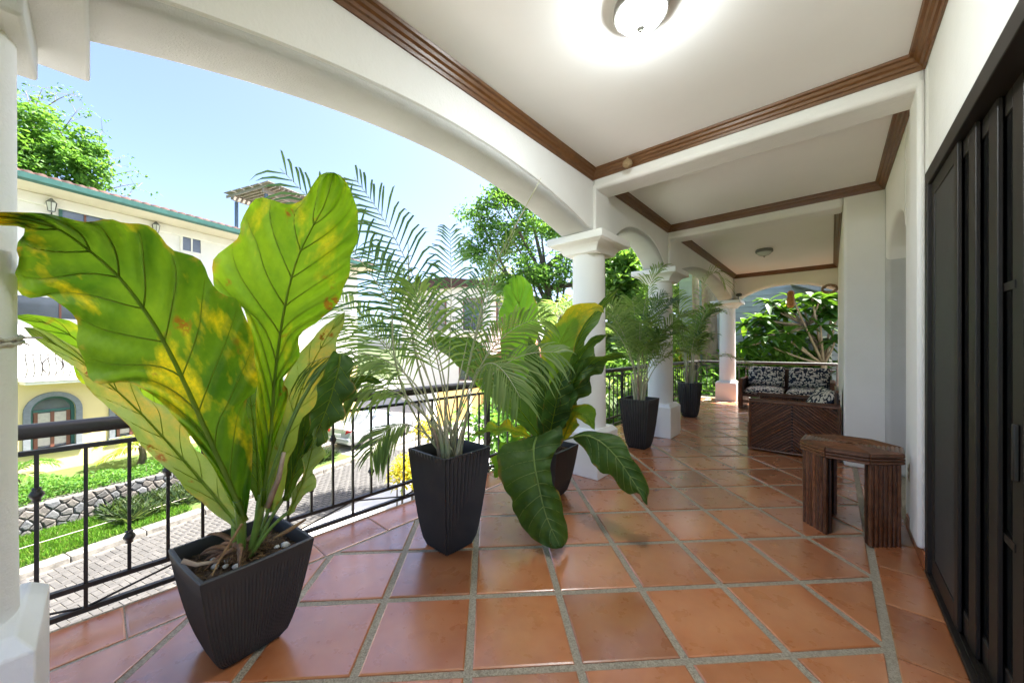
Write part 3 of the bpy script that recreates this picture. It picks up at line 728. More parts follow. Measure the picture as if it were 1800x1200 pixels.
def traced_leaf(T, mid, left, right, m, cup=(.05, .05), nv=9, N=40, M=9, quilt=.006, ribr=.009, label=None, stalk=None, rib=None, wob=0.0):
    """mid: [(px,py,d)] base to tip; left/right: outline [(px,py)] base to tip; cup: how much farther (m) the edges lie"""
    A = catmull(mid, N); A[:, 2] = np.interp(np.linspace(0, 1, N + 1), np.linspace(0, 1, len(mid)), [q[2] for q in mid]) if False else A[:, 2]
    Lf, Rt = catmull(left, N), catmull(right, N)
    G = np.zeros((N + 1, 2 * M + 1, 3)); UV = np.zeros((N + 1, 2 * M + 1, 2))
    mp = [at(*A[i]) for i in range(N + 1)]
    ln = np.concatenate([[0], np.cumsum([(mp[i + 1] - mp[i]).length for i in range(N)])])
    for i in range(N + 1):
        t_ = i / N
        for j in range(-M, M + 1):
            e = abs(j) / M; E = Lf if j < 0 else Rt; cc = cup[0] if j < 0 else cup[1]
            sc = 1 + .022 * e * math.cos((t_ - .16) * nv * 2 * math.pi) * min(1, 4 * t_, 4 * (1 - t_))
            px = A[i, 0] + (E[i, 0] - A[i, 0]) * e * sc; py = A[i, 1] + (E[i, 1] - A[i, 1]) * e * sc
            d = A[i, 2] + cc * (e ** 1.6) * min(1, 4 * t_, 4 * (1 - t_) + .3) - .012 * math.sin(math.pi * min(1, e * 1.2)) * min(1, 3 * t_)
            ph = (t_ - .16 * e) * nv * 2 * math.pi
            d += quilt * math.cos(ph) * min(1, e * 3) * (1 + 1.5 * e)
            d += wob * math.sin(t_ * 9 + (2 if j < 0 else 0)) * e * e
            p = at(px, py, d); G[i, j + M] = p
            UV[i, j + M] = (math.copysign(e, j) * (mp[i] - at(E[i, 0], E[i, 1], A[i, 2])).length, ln[i])
    o = blade_grid(T, G, UV, m, 'leaf', label)
    off = [p + VIEW(p) * .004 for p in mp]
    n0 = len(off)
    MB().tube(off, [ribr * (1 - .85 * i / (n0 - 1)) for i in range(n0)], 6).build('midrib', rib or K['rib'], o, smooth=True)
    vb = MB()
    for side in (-1, 1):
        for k in range(1, nv):
            t0 = k / nv * .92; row = []
            for q in range(9):
                e = q / 8 * .93; tt = min(.985, t0 + .16 * e + .0 * e * e); i = tt * N; i0 = min(N - 1, int(i)); fr = i - i0
                jj = M + side * e * M; j0 = int(math.floor(jj)); j0 = min(max(j0, 0), 2 * M - 1); fj = jj - j0
                p = (G[i0, j0] * (1 - fr) + G[i0 + 1, j0] * fr) * (1 - fj) + (G[i0, j0 + 1] * (1 - fr) + G[i0 + 1, j0 + 1] * fr) * fj
                p = Vector(p); row.append(p + VIEW(p) * .0015)
            vb.tube(row, [.0034 * (1 - .8 * q / 8) for q in range(9)], 4)
    vo_ = vb.build('vein', rib or K['rib'], o, smooth=True)
    if stalk is not None:
        p0 = Vector(stalk); p1 = mp[0]; pm = (p0 + p1) / 2 + Vector((0, 0, .03))
        MB().tube(bz(p0, pm, off[min(3, N)], 8), [ribr * 1.5 - .004 * i / 8 for i in range(9)], 8).build('stalk', K['petiole'], T, smooth=True)
    return o
def free_leaf(T, pts, W, m, roll=0, fold=.25, wave=.03, nw=5, N=26, M=6, prof=1.0, ribr=.006, stalk=None, seed=0, label=None, back=False, base=.12):
    """leaf along a 3D midrib; W max half-width; roll turns the blade about the midrib from facing the camera"""
    A = catmull([tuple(p) for p in pts], N); P = [Vector(a) for a in A]
    G = np.zeros((N + 1, 2 * M + 1, 3)); UV = np.zeros((N + 1, 2 * M + 1, 2)); ln = 0; off = []
    for i in range(N + 1):
        t_ = i / N
        tg = (P[min(i + 1, N)] - P[max(i - 1, 0)]).normalized()
        vw = VIEW(P[i]); nrm = (vw - tg * vw.dot(tg)).normalized()
        nrm = Matrix.Rotation(roll, 3, tg) @ nrm; wd = tg.cross(nrm).normalized()
        wt = (math.sin(math.pi * (base * .3 + (1 - base * .3) * t_ ** prof)) ** .75) if t_ < 1 else 0
        wt = max(wt, base * (1 - t_)) * W
        for j in range(-M, M + 1):
            e = j / M; ae = abs(e)
            wv = 1 + .09 * math.sin(nw * 2 * math.pi * t_ + (0 if j < 0 else 1.6) + seed) * ae
            p = P[i] + wd * (e * wt * wv * math.cos(fold * ae)) + nrm * (wt * ae * math.sin(fold) * (1 if fold else 0) + wave * ae * ae * math.sin(nw * 2 * math.pi * t_ + (0 if j < 0 else 1.9) + seed) * min(1, 3 * t_, 5 * (1 - t_)))
            p += nrm * (.004 * math.cos((t_ - .16 * ae) * 8 * 2 * math.pi) * min(1, ae * 3))
            G[i, j + M] = p; UV[i, j + M] = (e * wt, ln)
        off.append(P[i] + nrm * (.003 if not back else -.003))
        if i < N: ln += (P[i + 1] - P[i]).length
    o = blade_grid(T, G, UV, m, 'leaf', label)
    MB().tube(off, [ribr * (1 - .85 * i / N) for i in range(N + 1)], 5).build('midrib', K['rib'], o, smooth=True)
    vb = MB()
    for side in (-1, 1):
        for k in range(1, 9):
            row = []
            for q in range(6):
                e = q / 5 * .92; i = min(.98, k / 9 + .15 * e) * N; i0 = int(i); fr = i - i0; jj = M + side * e * M; j0 = min(int(math.floor(jj)), 2 * M - 1); fj = jj - j0
                row.append(Vector((G[i0, j0] * (1 - fr) + G[min(i0 + 1, N), j0] * fr) * (1 - fj) + (G[i0, j0 + 1] * (1 - fr) + G[min(i0 + 1, N), j0 + 1] * fr) * fj))
            vb.tube(row, [.0022, .002, .0018, .0015, .0012, .0008], 4)
    vb.build('vein', K['rib'], o, smooth=True)
    if stalk is not None:
        p0 = Vector(stalk); MB().tube(bz(p0, (p0 + P[0]) / 2 + Vector((0, 0, .05)), off[1], 8), [ribr * 1.6] * 4 + [ribr * 1.3] * 5, 7).build('stalk', K['petiole'], T, smooth=True)
    return o
K['blade_a'] = blade_mat('yellowing big leaf', (.022, .075, .006), (.085, .17, .010), (.66, .45, .010), .095, True, 1.3, .66)
K['blade_b'] = blade_mat('bright green big leaf', (.07, .18, .010), (.16, .31, .014), (.50, .44, .02), .07, True, 4.1, .66)
K['blade_c'] = blade_mat('deep green leaf', (.022, .062, .012), (.045, .10, .016), (.22, .20, .02), -.06, False, 2.2, .30)
K['blade_d'] = blade_mat('fresh green leaf', (.06, .20, .016), (.10, .27, .02), (.30, .34, .03), -.02, False, 3.3, .5)
K['blade_pale'] = blade_mat('pale leaf underside', (.15, .24, .08), (.24, .31, .13), (.50, .33, .10), .05, True, 5.5, .35)
K['blade_y'] = blade_mat('half yellow leaf', (.06, .15, .01), (.10, .20, .012), (.46, .34, .015), .13, False, 6.1, .5)

# --- the big-leaved plant at the front left
pc = Vector((-2.02, .44, 0))
T = thing('potted_plant', 'huge yellowing leaves in the charcoal pot at the front left', 'plant', (pc.x, pc.y, .0075), R(6.5), 'potted plants along the railing')
BIG = T
put_pot(T, .105, .212, .445, 30, .0036, .385, .58)
crown = pc + Vector((0.0, -.01, .40))
def z8(l): return [(x / 1.847, 300 + y / 1.847) for x, y in l]
midA = [(432, 915, 1.55), (400, 841, 1.53), (336, 698, 1.47), (298, 619, 1.42), (260, 554, 1.37), (206, 484, 1.30), (143, 430, 1.21), (95, 400, 1.13), (30, 384, 1.04), (-25, 380, .99)]
leftA = z8([(775, 1120), (735, 1050), (690, 960), (610, 850), (520, 750), (430, 690), (340, 690), (290, 670), (268, 610), (252, 550), (250, 500), (225, 455), (190, 425), (150, 408), (100, 415), (60, 385), (45, 340), (62, 290), (54, 240), (85, 198), (60, 181), (0, 178), (-46, 165)])
rightA = z8([(800, 1120), (812, 1040), (820, 900), (806, 800), (800, 745), (826, 720), (836, 650), (820, 560), (800, 470), (770, 420), (720, 405), (690, 360), (655, 300), (610, 272), (560, 252), (520, 215), (490, 185), (455, 170), (400, 168), (350, 158), (280, 166), (200, 150), (140, 138), (60, 135), (0, 134), (-46, 140)])
traced_leaf(T, midA, leftA, rightA, K['blade_a'], (.02, -.02), 10, 56, 10, .011, .012, 'large leaf mottled yellow with brown scars', crown)
midB = [(462, 890, 1.60), (468, 830, 1.62), (476, 766, 1.64), (485, 646, 1.66), (501, 538, 1.66), (522, 457, 1.65), (547, 403, 1.63), (570, 360, 1.60), (587, 304, 1.55)]
leftB = z8([(848, 1090), (850, 980), (838, 900), (830, 780), (835, 700), (830, 640), (815, 560), (800, 470), (770, 420), (725, 408), (692, 370), (688, 310), (710, 275), (740, 240), (780, 210), (784, 165), (800, 120), (840, 90), (885, 95), (940, 110), (985, 92), (1015, 45), (1040, 12), (1070, 4), (1085, 6)])
rightB = z8([(862, 1090), (872, 980), (882, 920), (902, 850), (920, 800), (936, 720), (915, 680), (940, 650), (972, 600), (970, 550), (985, 520), (1045, 480), (1100, 420), (1128, 350), (1142, 280), (1160, 220), (1164, 150), (1150, 95), (1130, 45), (1105, 15), (1085, 6)])
traced_leaf(T, midB, leftB, rightB, K['blade_b'], (.05, .07), 11, 56, 10, .011, .010, 'tall bright green leaf with brown spots', crown + Vector((.02, .03, 0)))
# pale leaf under the first one, edge-on, scorched at the rim
free_leaf(T, [at(420, 925, 1.66), at(340, 830, 1.68), at(250, 730, 1.62), at(150, 640, 1.52), at(70, 590, 1.40), at(42, 575, 1.34)], .095, K['blade_pale'], R(40), .15, .02, 4, prof=.9, ribr=.008, stalk=crown + Vector((-.02, -.03, 0)), label='pale scorched leaf seen edge on')
free_leaf(T, [at(330, 770, 1.80), at(230, 680, 1.75), at(140, 600, 1.62), at(75, 565, 1.50), at(20, 555, 1.42)], .10, K['blade_b'], R(-35), .2, .02, 4, prof=1.0, ribr=.007)
# leaves behind on the right
free_leaf(T, [at(474, 900, 1.72), at(500, 780, 1.86), at(535, 670, 1.95), at(570, 600, 2.0), at(606, 548, 2.02)], .11, K['blade_pale'], R(20), .3, .03, 4, prof=1.1, stalk=crown + Vector((.03, .05, 0)), label='grey green leaf behind the bright one')
free_leaf(T, [at(598, 622, 1.90), at(592, 655, 1.86), at(578, 705, 1.82), at(558, 755, 1.79), at(534, 806, 1.76)], .09, K['blade_c'], R(-30), .3, .03, 4, prof=.8, base=.4)
MB().tube(bz(crown + Vector((.04, .03, 0)), at(505, 680, 1.75), at(598, 622, 1.90), 10), [.012 - .0006 * i for i in range(11)], 7).build('stalk', K['petiole'], T, smooth=True)
free_leaf(T, [at(500, 880, 1.72), at(540, 760, 1.86), at(590, 690, 1.95), at(640, 665, 2.0), at(672, 672, 2.0)], .075, K['blade_c'], R(35), .4, .03, 4, prof=1.0, stalk=crown + Vector((.05, .03, 0)))
free_leaf(T, [at(455, 880, 1.78), at(450, 790, 1.88), at(440, 700, 1.96), at(440, 640, 2.0)], .10, K['blade_c'], R(30), .3, .03, 3, stalk=crown + Vector((-.01, .05, 0)))
free_leaf(T, [at(430, 880, 1.74), at(410, 800, 1.84), at(402, 740, 1.90), at(400, 700, 1.93)], .09, K['blade_pale'], R(-50), .3, .03, 3, stalk=crown + Vector((-.03, .02, 0)))
free_leaf(T, [at(505, 905, 1.66), at(530, 850, 1.70), at(545, 800, 1.75), at(560, 740, 1.80)], .07, K['blade_pale'], R(60), .3, .02, 3, stalk=crown + Vector((.05, .02, 0)))
# dry husks and fibres at the crown
for i in range(26):
    a = random.uniform(0, 6.28); L_ = random.uniform(.05, .13); p0 = crown + Vector((.02 * math.cos(a), .02 * math.sin(a), random.uniform(0, .07)))
    p1 = p0 + Vector((L_ * .6 * math.cos(a), L_ * .6 * math.sin(a), L_ * random.uniform(.2, .9))); p2 = p0 + Vector((L_ * 1.2 * math.cos(a), L_ * 1.2 * math.sin(a), L_ * random.uniform(-.4, .6)))
    MB().tube(bz(p0, p1, p2, 6), [.006, .010, .012, .011, .008, .005, .001], 4).build('husk', K['husk'], T, smooth=True)
MB().tube([crown - Vector((0, 0, .06)), crown, crown + Vector((0, 0, .07))], [.055, .05, .03], 10).build('stem', K['husk'], T, smooth=True)
fb = MB()
for i in range(420):
    a = random.uniform(0, 6.28); r0 = abs(random.gauss(.0, .09)); p = pc + Vector((r0 * math.cos(a), r0 * math.sin(a), .395 + max(0, .05 - r0 * .4) + random.uniform(-.005, .015)))
    if abs(p.x - pc.x) > .17 or abs(p.y - pc.y) > .17: continue
    d = Vector((random.gauss(0, 1), random.gauss(0, 1), random.gauss(-.1, .45))).normalized() * random.uniform(.02, .06)
    fb.tube([p - d * .5, p + Vector((random.uniform(-.008, .008), random.uniform(-.008, .008), .01)), p + d * .5], [.0012, .0022, .001], 3, caps=False)
tag(fb.build('root_fibre', K['fibre'], T), kind='stuff')
for i in range(9):
    p = pc + Vector((random.uniform(-.15, .15), random.uniform(-.16, -.02) if i < 6 else random.uniform(.05, .16), .41)); r0 = random.uniform(.012, .022)
    pts = [[(p.x + r0 * s_ * math.cos(q) * random.uniform(.8, 1.2), p.y + r0 * s_ * math.sin(q) * random.uniform(.8, 1.2), p.z + zz * r0) for q in [R(60 * k) for k in range(6)]] for s_, zz in ((.5, -.5), (1, 0), (.75, .5), (.2, .75))]
    MB().loft(pts).build('pebble', K['stone_white'], T, smooth=True)
MB().tube([at(425, 920, 1.53), at(385, 985, 1.47), at(372, 1012, 1.43)], [.006, .005, .002], 5).build('dry_stick', K['fibre'], T)
MB().tube([at(320, 985, 1.43), at(345, 992, 1.45), at(385, 985, 1.50)], [.010, .009, .006], 6).build('root', K['palm_sheath'], T, smooth=True)
MB().tube([at(482, 945, 1.62), at(510, 930, 1.64), at(538, 912, 1.66)], [.006, .010, .004], 5).build('husk', K['fibre'], T, smooth=True)
MB().tube([at(470, 890, 1.60), at(490, 840, 1.60), at(499, 795, 1.60)], [.014, .011, .008], 7).build('cut_stalk', K['palm_sheath'], T, smooth=True)

# --- palms
def frond(T, p0, p1, p2, m, ll=.26, n=26, wd=.011, start=.3, droop=.35, vee=.5, stalk=None, rr=.005, lean=.75, side=None, lbl=None, n_pts=22):
    """one pinnate leaf: p0 base, p1 control, p2 tip"""
    P = bz(p0, p1, p2, n_pts); inv = root_matrix(T).inverted()
    V = []; Fc = []; UV = []
    for i in range(n):
        for sgn in (-1, 1):
            t_ = start + (1 - start) * ((i + (.25 if sgn > 0 else 0)) / n) ** .92
            if t_ > .995: continue
            x = t_ * n_pts; i0 = min(int(x), n_pts - 1); p = P[i0].lerp(P[i0 + 1], x - i0); tg = (P[i0 + 1] - P[i0]).normalized()
            sd0 = tg.cross(Vector((0, 0, 1)))
            if side is not None: sd0 = Vector(side) - tg * tg.dot(Vector(side))
            if sd0.length < .15: sd0 = tg.cross(Vector((.3, .9, .2)))
            sd0.normalize(); up = sd0.cross(tg).normalized()
            u = (t_ - start) / (1 - start)
            L_ = ll * (.55 + .75 * math.sin(math.pi * min(1, .18 + u * .78))) * random.uniform(.85, 1.1) * (1 - .25 * u)
            ln_ = lean * (.7 + .5 * u) + random.uniform(-.08, .08)
            d = (sd0 * sgn * math.cos(ln_) + tg * math.sin(ln_) + up * vee * random.uniform(.4, 1.1)).normalized()
            dr = Vector((0, 0, -1)) * L_ * droop * random.uniform(.6, 1.4)
            pm = p + d * L_ * .5 + dr * .12; pq = p + d * L_ * .8 + dr * .5; pe = p + d * L_ + dr
            nw = d.cross(up).normalized() if abs(d.dot(up)) < .95 else tg
            w_ = wd * random.uniform(.8, 1.1)
            b0 = len(V)
            for a in (p - nw * w_ * .3, p + nw * w_ * .3, pm - nw * w_, pm + nw * w_, pq - nw * w_ * .7, pq + nw * w_ * .7, pe): V.append(tuple(inv @ a))
            rv = random.random()
            UV += [(rv, 0), (rv, 0), (rv, .5), (rv, .5), (rv, .8), (rv, .8), (rv, 1)]
            Fc += [(b0, b0 + 1, b0 + 3), (b0, b0 + 3, b0 + 2), (b0 + 2, b0 + 3, b0 + 5), (b0 + 2, b0 + 5, b0 + 4), (b0 + 4, b0 + 5, b0 + 6)]
    me = np_mesh('frond', V, Fc, UV); o = link_mesh('frond', me, m, T)
    if lbl: o['label'] = lbl
    MB().tube(P, [rr * (1 - .8 * i / n_pts) for i in range(n_pts + 1)], 5).build('rachis', stalk or K['palm_stalk'], o, smooth=True)
    return o
K['palm'] = foliage('areca leaflet', [(.075, .135, .04), (.13, .20, .065), (.21, .27, .11)], .5, .5)
K['palm_dry'] = foliage('drying palm leaflet', [(.20, .16, .06), (.30, .22, .08), (.16, .18, .05)], .4, .55)
K['palm_blue'] = foliage('blue green palm leaflet', [(.04, .10, .06), (.065, .135, .075), (.09, .16, .06)], .35, .45)
def canes(T, base, n, r0, spread, h, mats=('palm_stalk', 'palm_sheath')):
    out = []
    for i in range(n):
        a = 6.28 * i / n + random.uniform(-.3, .3); q = base + Vector((r0 * math.cos(a), r0 * math.sin(a), -.02)); e = q + Vector((spread * math.cos(a), spread * math.sin(a), h * random.uniform(.8, 1.2)))
        MB().tube(bz(q, (q + e) / 2 + Vector((0, 0, h * .15)), e, 6), [.020, .018, .016, .014, .012, .010, .008], 7).build('cane', K[mats[1] if i % 4 == 2 else mats[0]], T, smooth=True)
        out.append(e)
    return out
pp = Vector((-1.965, 1.59, 0))
T = thing('potted_plant', 'feathery palm in the ribbed pot nearest the big yellowing leaves', 'plant', (pp.x, pp.y, .0075), 0, 'potted plants along the railing')
put_pot(T, .108, .198, .655, 12, .014, .56, .60)
sb = pp + Vector((0, 0, .56))
canes(T, sb, 9, .055, .07, .34)
SP = [((700, 640, 2.30), (610, 690, 2.05), .28, 'palm'), ((770, 590, 2.25), (725, 500, 2.0), .28, 'palm'), ((690, 600, 2.55), (590, 520, 2.6), .32, 'palm'), # control px,py,d ; tip px,py,d ; leaflet length ; material
 ((775, 500, 2.45), (622, 312, 2.30), .34, 'palm_blue'), ((740, 540, 2.30), (492, 296, 2.10), .40, 'palm_blue'),
 ((832, 560, 2.45), (905, 405, 2.35), .22, 'palm'), ((715, 560, 2.20), (540, 640, 1.95), .30, 'palm'),
  ((850, 560, 2.45), (960, 560, 2.35), .24, 'palm'),
 ((850, 600, 2.35), (985, 620, 2.20), .26, 'palm'), ((760, 600, 2.55), (700, 470, 2.75), .32, 'palm'),
 ((745, 580, 2.40), (650, 440, 2.45), .32, 'palm_blue'), ((800, 540, 2.60), (790, 400, 2.80), .30, 'palm_blue'),
 ((850, 620, 2.55), (890, 560, 2.70), .24, 'palm_dry'), ((720, 630, 2.35), (630, 555, 2.30), .32, 'palm'),
 ((700, 690, 2.30), (650, 800, 2.15), .20, 'palm'), ((835, 540, 2.30), (915, 700, 2.00), .26, 'palm'),
  
  ((820, 600, 2.6), (850, 470, 2.8), .28, 'palm_blue'),
 ((700, 640, 2.45), (590, 640, 2.35), .30, 'palm'), 
]
for (a, b_, ll, mm) in SP:
    q = sb + Vector((random.uniform(-.06, .06), random.uniform(-.06, .06), .05))
    tip_, ctl = at(*b_), at(*a); flat = VIEW(tip_).cross(tip_ - ctl).normalized(); k_ = .85 if mm == 'palm_blue' else random.uniform(.1, .7)
    lay = (tip_ - ctl).cross(Vector((0, 0, 1))).normalized(); lay = lay if lay.dot(flat) > 0 else -lay
    frond(T, q, ctl, tip_, K[mm], ll, 23 if mm != 'palm_dry' else 12, .0082, .42, .38, .18, rr=.0065, lean=.85, side=tuple(flat * k_ + lay * (1 - k_)))
# unopened spears
for a, b_, c_ in (((838, 560, 2.42), (864, 476, 2.40), (951, 313, 2.32)), ((722, 640, 2.4), (720, 540, 2.45), (717, 418, 2.5)), ((700, 720, 2.3), (690, 600, 2.3), (688, 470, 2.3))):
    MB().tube(bz(sb, at(*a), at(*b_), 8) + bz(at(*b_), (at(*b_) + at(*c_)) / 2, at(*c_), 6)[1:], [.007] * 9 + [.006, .0055, .005, .004, .003, .0012], 5).build('spear', K['palm_stalk'], T, smooth=True)

# --- drooping leafy plant in the low pot
pd = Vector((-1.95, 2.72, 0))
T = thing('potted_plant', 'glossy dark leaved plant drooping out of the low pot before a column', 'plant', (pd.x, pd.y, .0075), R(4), 'potted plants along the railing')
put_pot(T, .105, .205, .445, 20, .0028, .40, .58)
cb = pd + Vector((-.02, -.02, .43))
MB().tube([cb - Vector((0, 0, .05)), cb + Vector((0, 0, .10))], [.045, .03], 10).build('stem', K['husk'], T, smooth=True)
D3 = 3.15
def z4(l): return [(860 + x / 5, 460 + y / 5) for x, y in l]
traced_leaf(T, [(952, 762, 3.10), (938, 700, 3.15), (930, 650, 3.20), (924, 600, 3.24), (916, 555, 3.26), (910, 515, 3.26), (906, 486, 3.24)],
            [(946, 762), (925, 720), (893, 660)] + z4([(120, 890), (100, 800), (100, 700), (105, 600), (82, 520), (80, 460), (115, 380), (130, 300), (120, 240), (150, 195), (180, 195), (172, 155), (230, 118)]),
            [(958, 762), (955, 720)] + z4([(380, 1050), (390, 850), (400, 740), (430, 640), (445, 560), (410, 490), (428, 400), (390, 300), (380, 220), (330, 160), (290, 125), (240, 118)]),
            K['blade_d'], (.06, .06), 10, 40, 8, .006, .009, 'upright fresh green leaf', cb)
free_leaf(T, [at(962, 750, 3.05), at(976, 660, 3.10), at(985, 605, 3.12), at(1012, 560, 3.10), at(1048, 540, 3.05), at(1062, 550, 3.02)], .155, K['blade_y'], R(-15), .35, .03, 4, prof=.85, stalk=cb, label='half yellow curling leaf')
free_leaf(T, [at(968, 760, 3.0), at(990, 690, 2.95), at(1012, 640, 2.92), at(1040, 600, 2.90), at(1066, 588, 2.86)], .13, K['blade_c'], R(35), .5, .04, 4, prof=.9, stalk=cb)
free_leaf(T, [at(972, 765, 2.95), at(1005, 690, 2.85), at(1040, 640, 2.80), at(1085, 625, 2.78), at(1100, 628, 2.78)], .11, K['blade_c'], R(40), .3, .04, 4, prof=.9, stalk=cb)
free_leaf(T, [at(965, 770, 2.95), at(985, 720, 2.85), at(1010, 665, 2.80), at(1050, 640, 2.78)], .11, K['blade_c'], R(-20), .4, .04, 4, prof=.9, stalk=cb)
free_leaf(T, [at(952, 770, 3.0), at(905, 710, 2.95), at(850, 650, 2.95), at(790, 610, 2.95), at(745, 598, 2.95)], .17, K['blade_c'], R(30), .35, .03, 4, prof=1.1, stalk=cb)
free_leaf(T, [at(950, 768, 3.15), at(890, 690, 3.25), at(830, 635, 3.3), at(770, 605, 3.3)], .13, K['blade_d'], R(-20), .3, .03, 4, prof=1.1, stalk=cb)
free_leaf(T, [at(958, 765, 2.98), at(960, 700, 2.95), at(948, 640, 2.97), at(930, 590, 3.0)], .13, K['blade_c'], R(-40), .5, .03, 4, stalk=cb)
free_leaf(T, [at(965, 770, 2.92), at(975, 720, 2.82), at(985, 675, 2.78), at(1000, 640, 2.80)], .12, K['blade_c'], R(15), .45, .03, 4, stalk=cb)
free_leaf(T, [at(940, 775, 2.95), at(905, 757, 2.85), at(870, 755, 2.80), at(832, 764, 2.76)], .085, K['blade_y'], R(60), .2, .03, 4, stalk=cb)
# big hanging front leaf
traced_leaf(T, [(943, 768, 2.78), (938, 790, 2.62), (940, 820, 2.52), (948, 860, 2.45), (958, 900, 2.40), (972, 935, 2.36), (986, 962, 2.33)],
            [(938, 765), (905, 775), (880, 785), (874, 815), (882, 850), (898, 875), (902, 895), (915, 920), (930, 940), (950, 955), (972, 964), (986, 963)],
            [(950, 762), (970, 755), (985, 748), (990, 775), (978, 790), (968, 815), (972, 850), (985, 870), (990, 900), (998, 930), (997, 950), (987, 963)],
            K['blade_c'], (.05, .08), 9, 36, 8, .010, .010, 'big dark leaf hanging over the pot rim', cb, K['rib_pale'], .04)
traced_leaf(T, [(1008, 768, 2.74), (1030, 765, 2.66), (1058, 778, 2.58), (1085, 805, 2.50), (1108, 838, 2.44), (1126, 866, 2.40), (1137, 887, 2.37)],
            [(1008, 772), (1028, 790), (1042, 815), (1060, 832), (1075, 835), (1088, 855), (1105, 868), (1122, 866), (1130, 880), (1136, 887)],
            [(1008, 765), (1030, 757), (1060, 760), (1085, 765), (1100, 778), (1108, 800), (1128, 828), (1141, 858), (1138, 875), (1138, 887)],
            K['blade_c'], (.05, .05), 8, 32, 7, .006, .008, 'dark leaf drooping towards the floor', cb, K['rib_pale'], .04)
free_leaf(T, [at(935, 775, 3.0), at(905, 790, 2.95), at(885, 810, 2.92), at(870, 840, 2.9)], .10, K['blade_d'], R(30), .2, .03, 4, stalk=cb)
free_leaf(T, [at(990, 770, 2.9), at(1010, 730, 2.8), at(1030, 730, 2.74), at(1045, 755, 2.70)], .09, K['blade_y'], R(-30), .3, .03, 3, stalk=cb)

free_leaf(T, [at(985, 690, 3.2), at(1020, 590, 3.25), at(1055, 540, 3.3), at(1088, 506, 3.3)], .07, K['blade_c'], R(25), .3, .02, 3, stalk=cb)
# --- palms in the two far ribbed pots
def palm_pot(pos, label, n, H, seed, extra=(), rnd_=False, mats=('palm', 'palm', 'palm', 'palm_blue')):
    random.seed(seed)
    T = thing('potted_plant', label, 'plant', (pos[0], pos[1], .0075), 0, 'potted plants along the railing')
    put_pot(T, .108, .198, .655, 11 if not rnd_ else 8, .014, .57, .55 if rnd_ else .60, rnd_)
    s0 = Vector((pos[0], pos[1], .57)); canes(T, s0, 8, .05, .06, .4)
    for i in range(n):
        a = 6.28 * i / n * 2.4 + random.uniform(-.4, .4); rch = random.uniform(.25, .75); hh = random.uniform(.55, 1.0) * H
        q = s0 + Vector((.04 * math.cos(a), .04 * math.sin(a), .05))
        cx_ = math.cos(a) * (1 if math.cos(a) > 0 else .9)
        p1 = q + Vector((.18 * rch * cx_, .18 * rch * math.sin(a), hh * .95)); p2 = q + Vector((rch * cx_, rch * math.sin(a), hh * random.uniform(.72, 1.05)))
        frond(T, q, p1, p2, K[mats[i % len(mats)]], .34, 24, .012, .36, .35, .35, rr=.008)
    for (a, b_, ll) in extra: frond(T, s0, at(*a), at(*b_), K['palm'], ll, 24, .010, .35, .4, .3, rr=.006)
    return T
palm_pot((-1.95, 4.82), 'feathery palm in the ribbed square pot between two columns', 17, 1.5, 3,
         [((1120, 500, 4.9), (1165, 468, 4.6), .30), ((1140, 600, 4.8), (1225, 595, 4.4), .26), ((1110, 560, 4.6), (1020, 545, 4.2), .28)])
palm_pot((-2.08, 7.60), 'feathery palm in the rounded ribbed pot farthest from the viewer', 17, 1.75, 5,
         [((1230, 420, 7.4), (1275, 500, 6.9), .45), ((1235, 600, 7.3), (1320, 640, 6.8), .36)], True)
random.seed(21)
# ------------------------------------------------------------------ outside: ground, street, lawn
K['grass_g'] = mat('garden earth and grass', (.05, .085, .02), (.09, .10, .04), .9, .8)
K['concrete'] = mat('pale concrete slab', (.34, .32, .29), (.28, .265, .24), .85, 1.4, .3, 30)
K['paver'] = mat('grey concrete paver', (.08, .076, .072), (.058, .056, .054), .85, 7, .4, 80, rnd=.14)
K['joint'] = mat('paver joint sand', (.12, .11, .095), (.16, .145, .12), .95, 20)
K['kerb'] = mat('weathered kerb', (.24, .225, .20), (.14, .13, .115), .9, 5, .5, 40, lo=.45, hi=.6)
K['pebbles'] = mat('pebble band', (.30, .26, .21), (.16, .14, .12), .9, 24, .8, 30, .02)
g = MB().add([(-900, -900, STZ - .12), (900, -900, STZ - .12), (900, 900, STZ - .12), (-900, 900, STZ - .12)], [(0, 1, 2, 3)]).build('ground', K['grass_g'], recalc=False); struct(g)
def slab(name, s0, s1, n0, n1, z0, z1, m, **k):
    o = MB().loft([[st(s0, n0, z), st(s1, n0, z), st(s1, n1, z), st(s0, n1, z)] for z in (z0, z1)]).build(name, m, **k); return o
road = slab('street', -14, 70, 8.86, 12.1, STZ - .2, STZ - .012, K['joint']); struct(road)
K['bounce_pale'] = mat('pale bounce slab', (.56, .55, .53), (.50, .49, .47), .85, 1.2, .2, 30)
fc = slab('bounce_slab', -16, 60, 1.2, 8.85, STZ - .2, STZ + .004, K['bounce_pale']); struct(fc)  # unseen pale slab added to bounce daylight up into the veranda
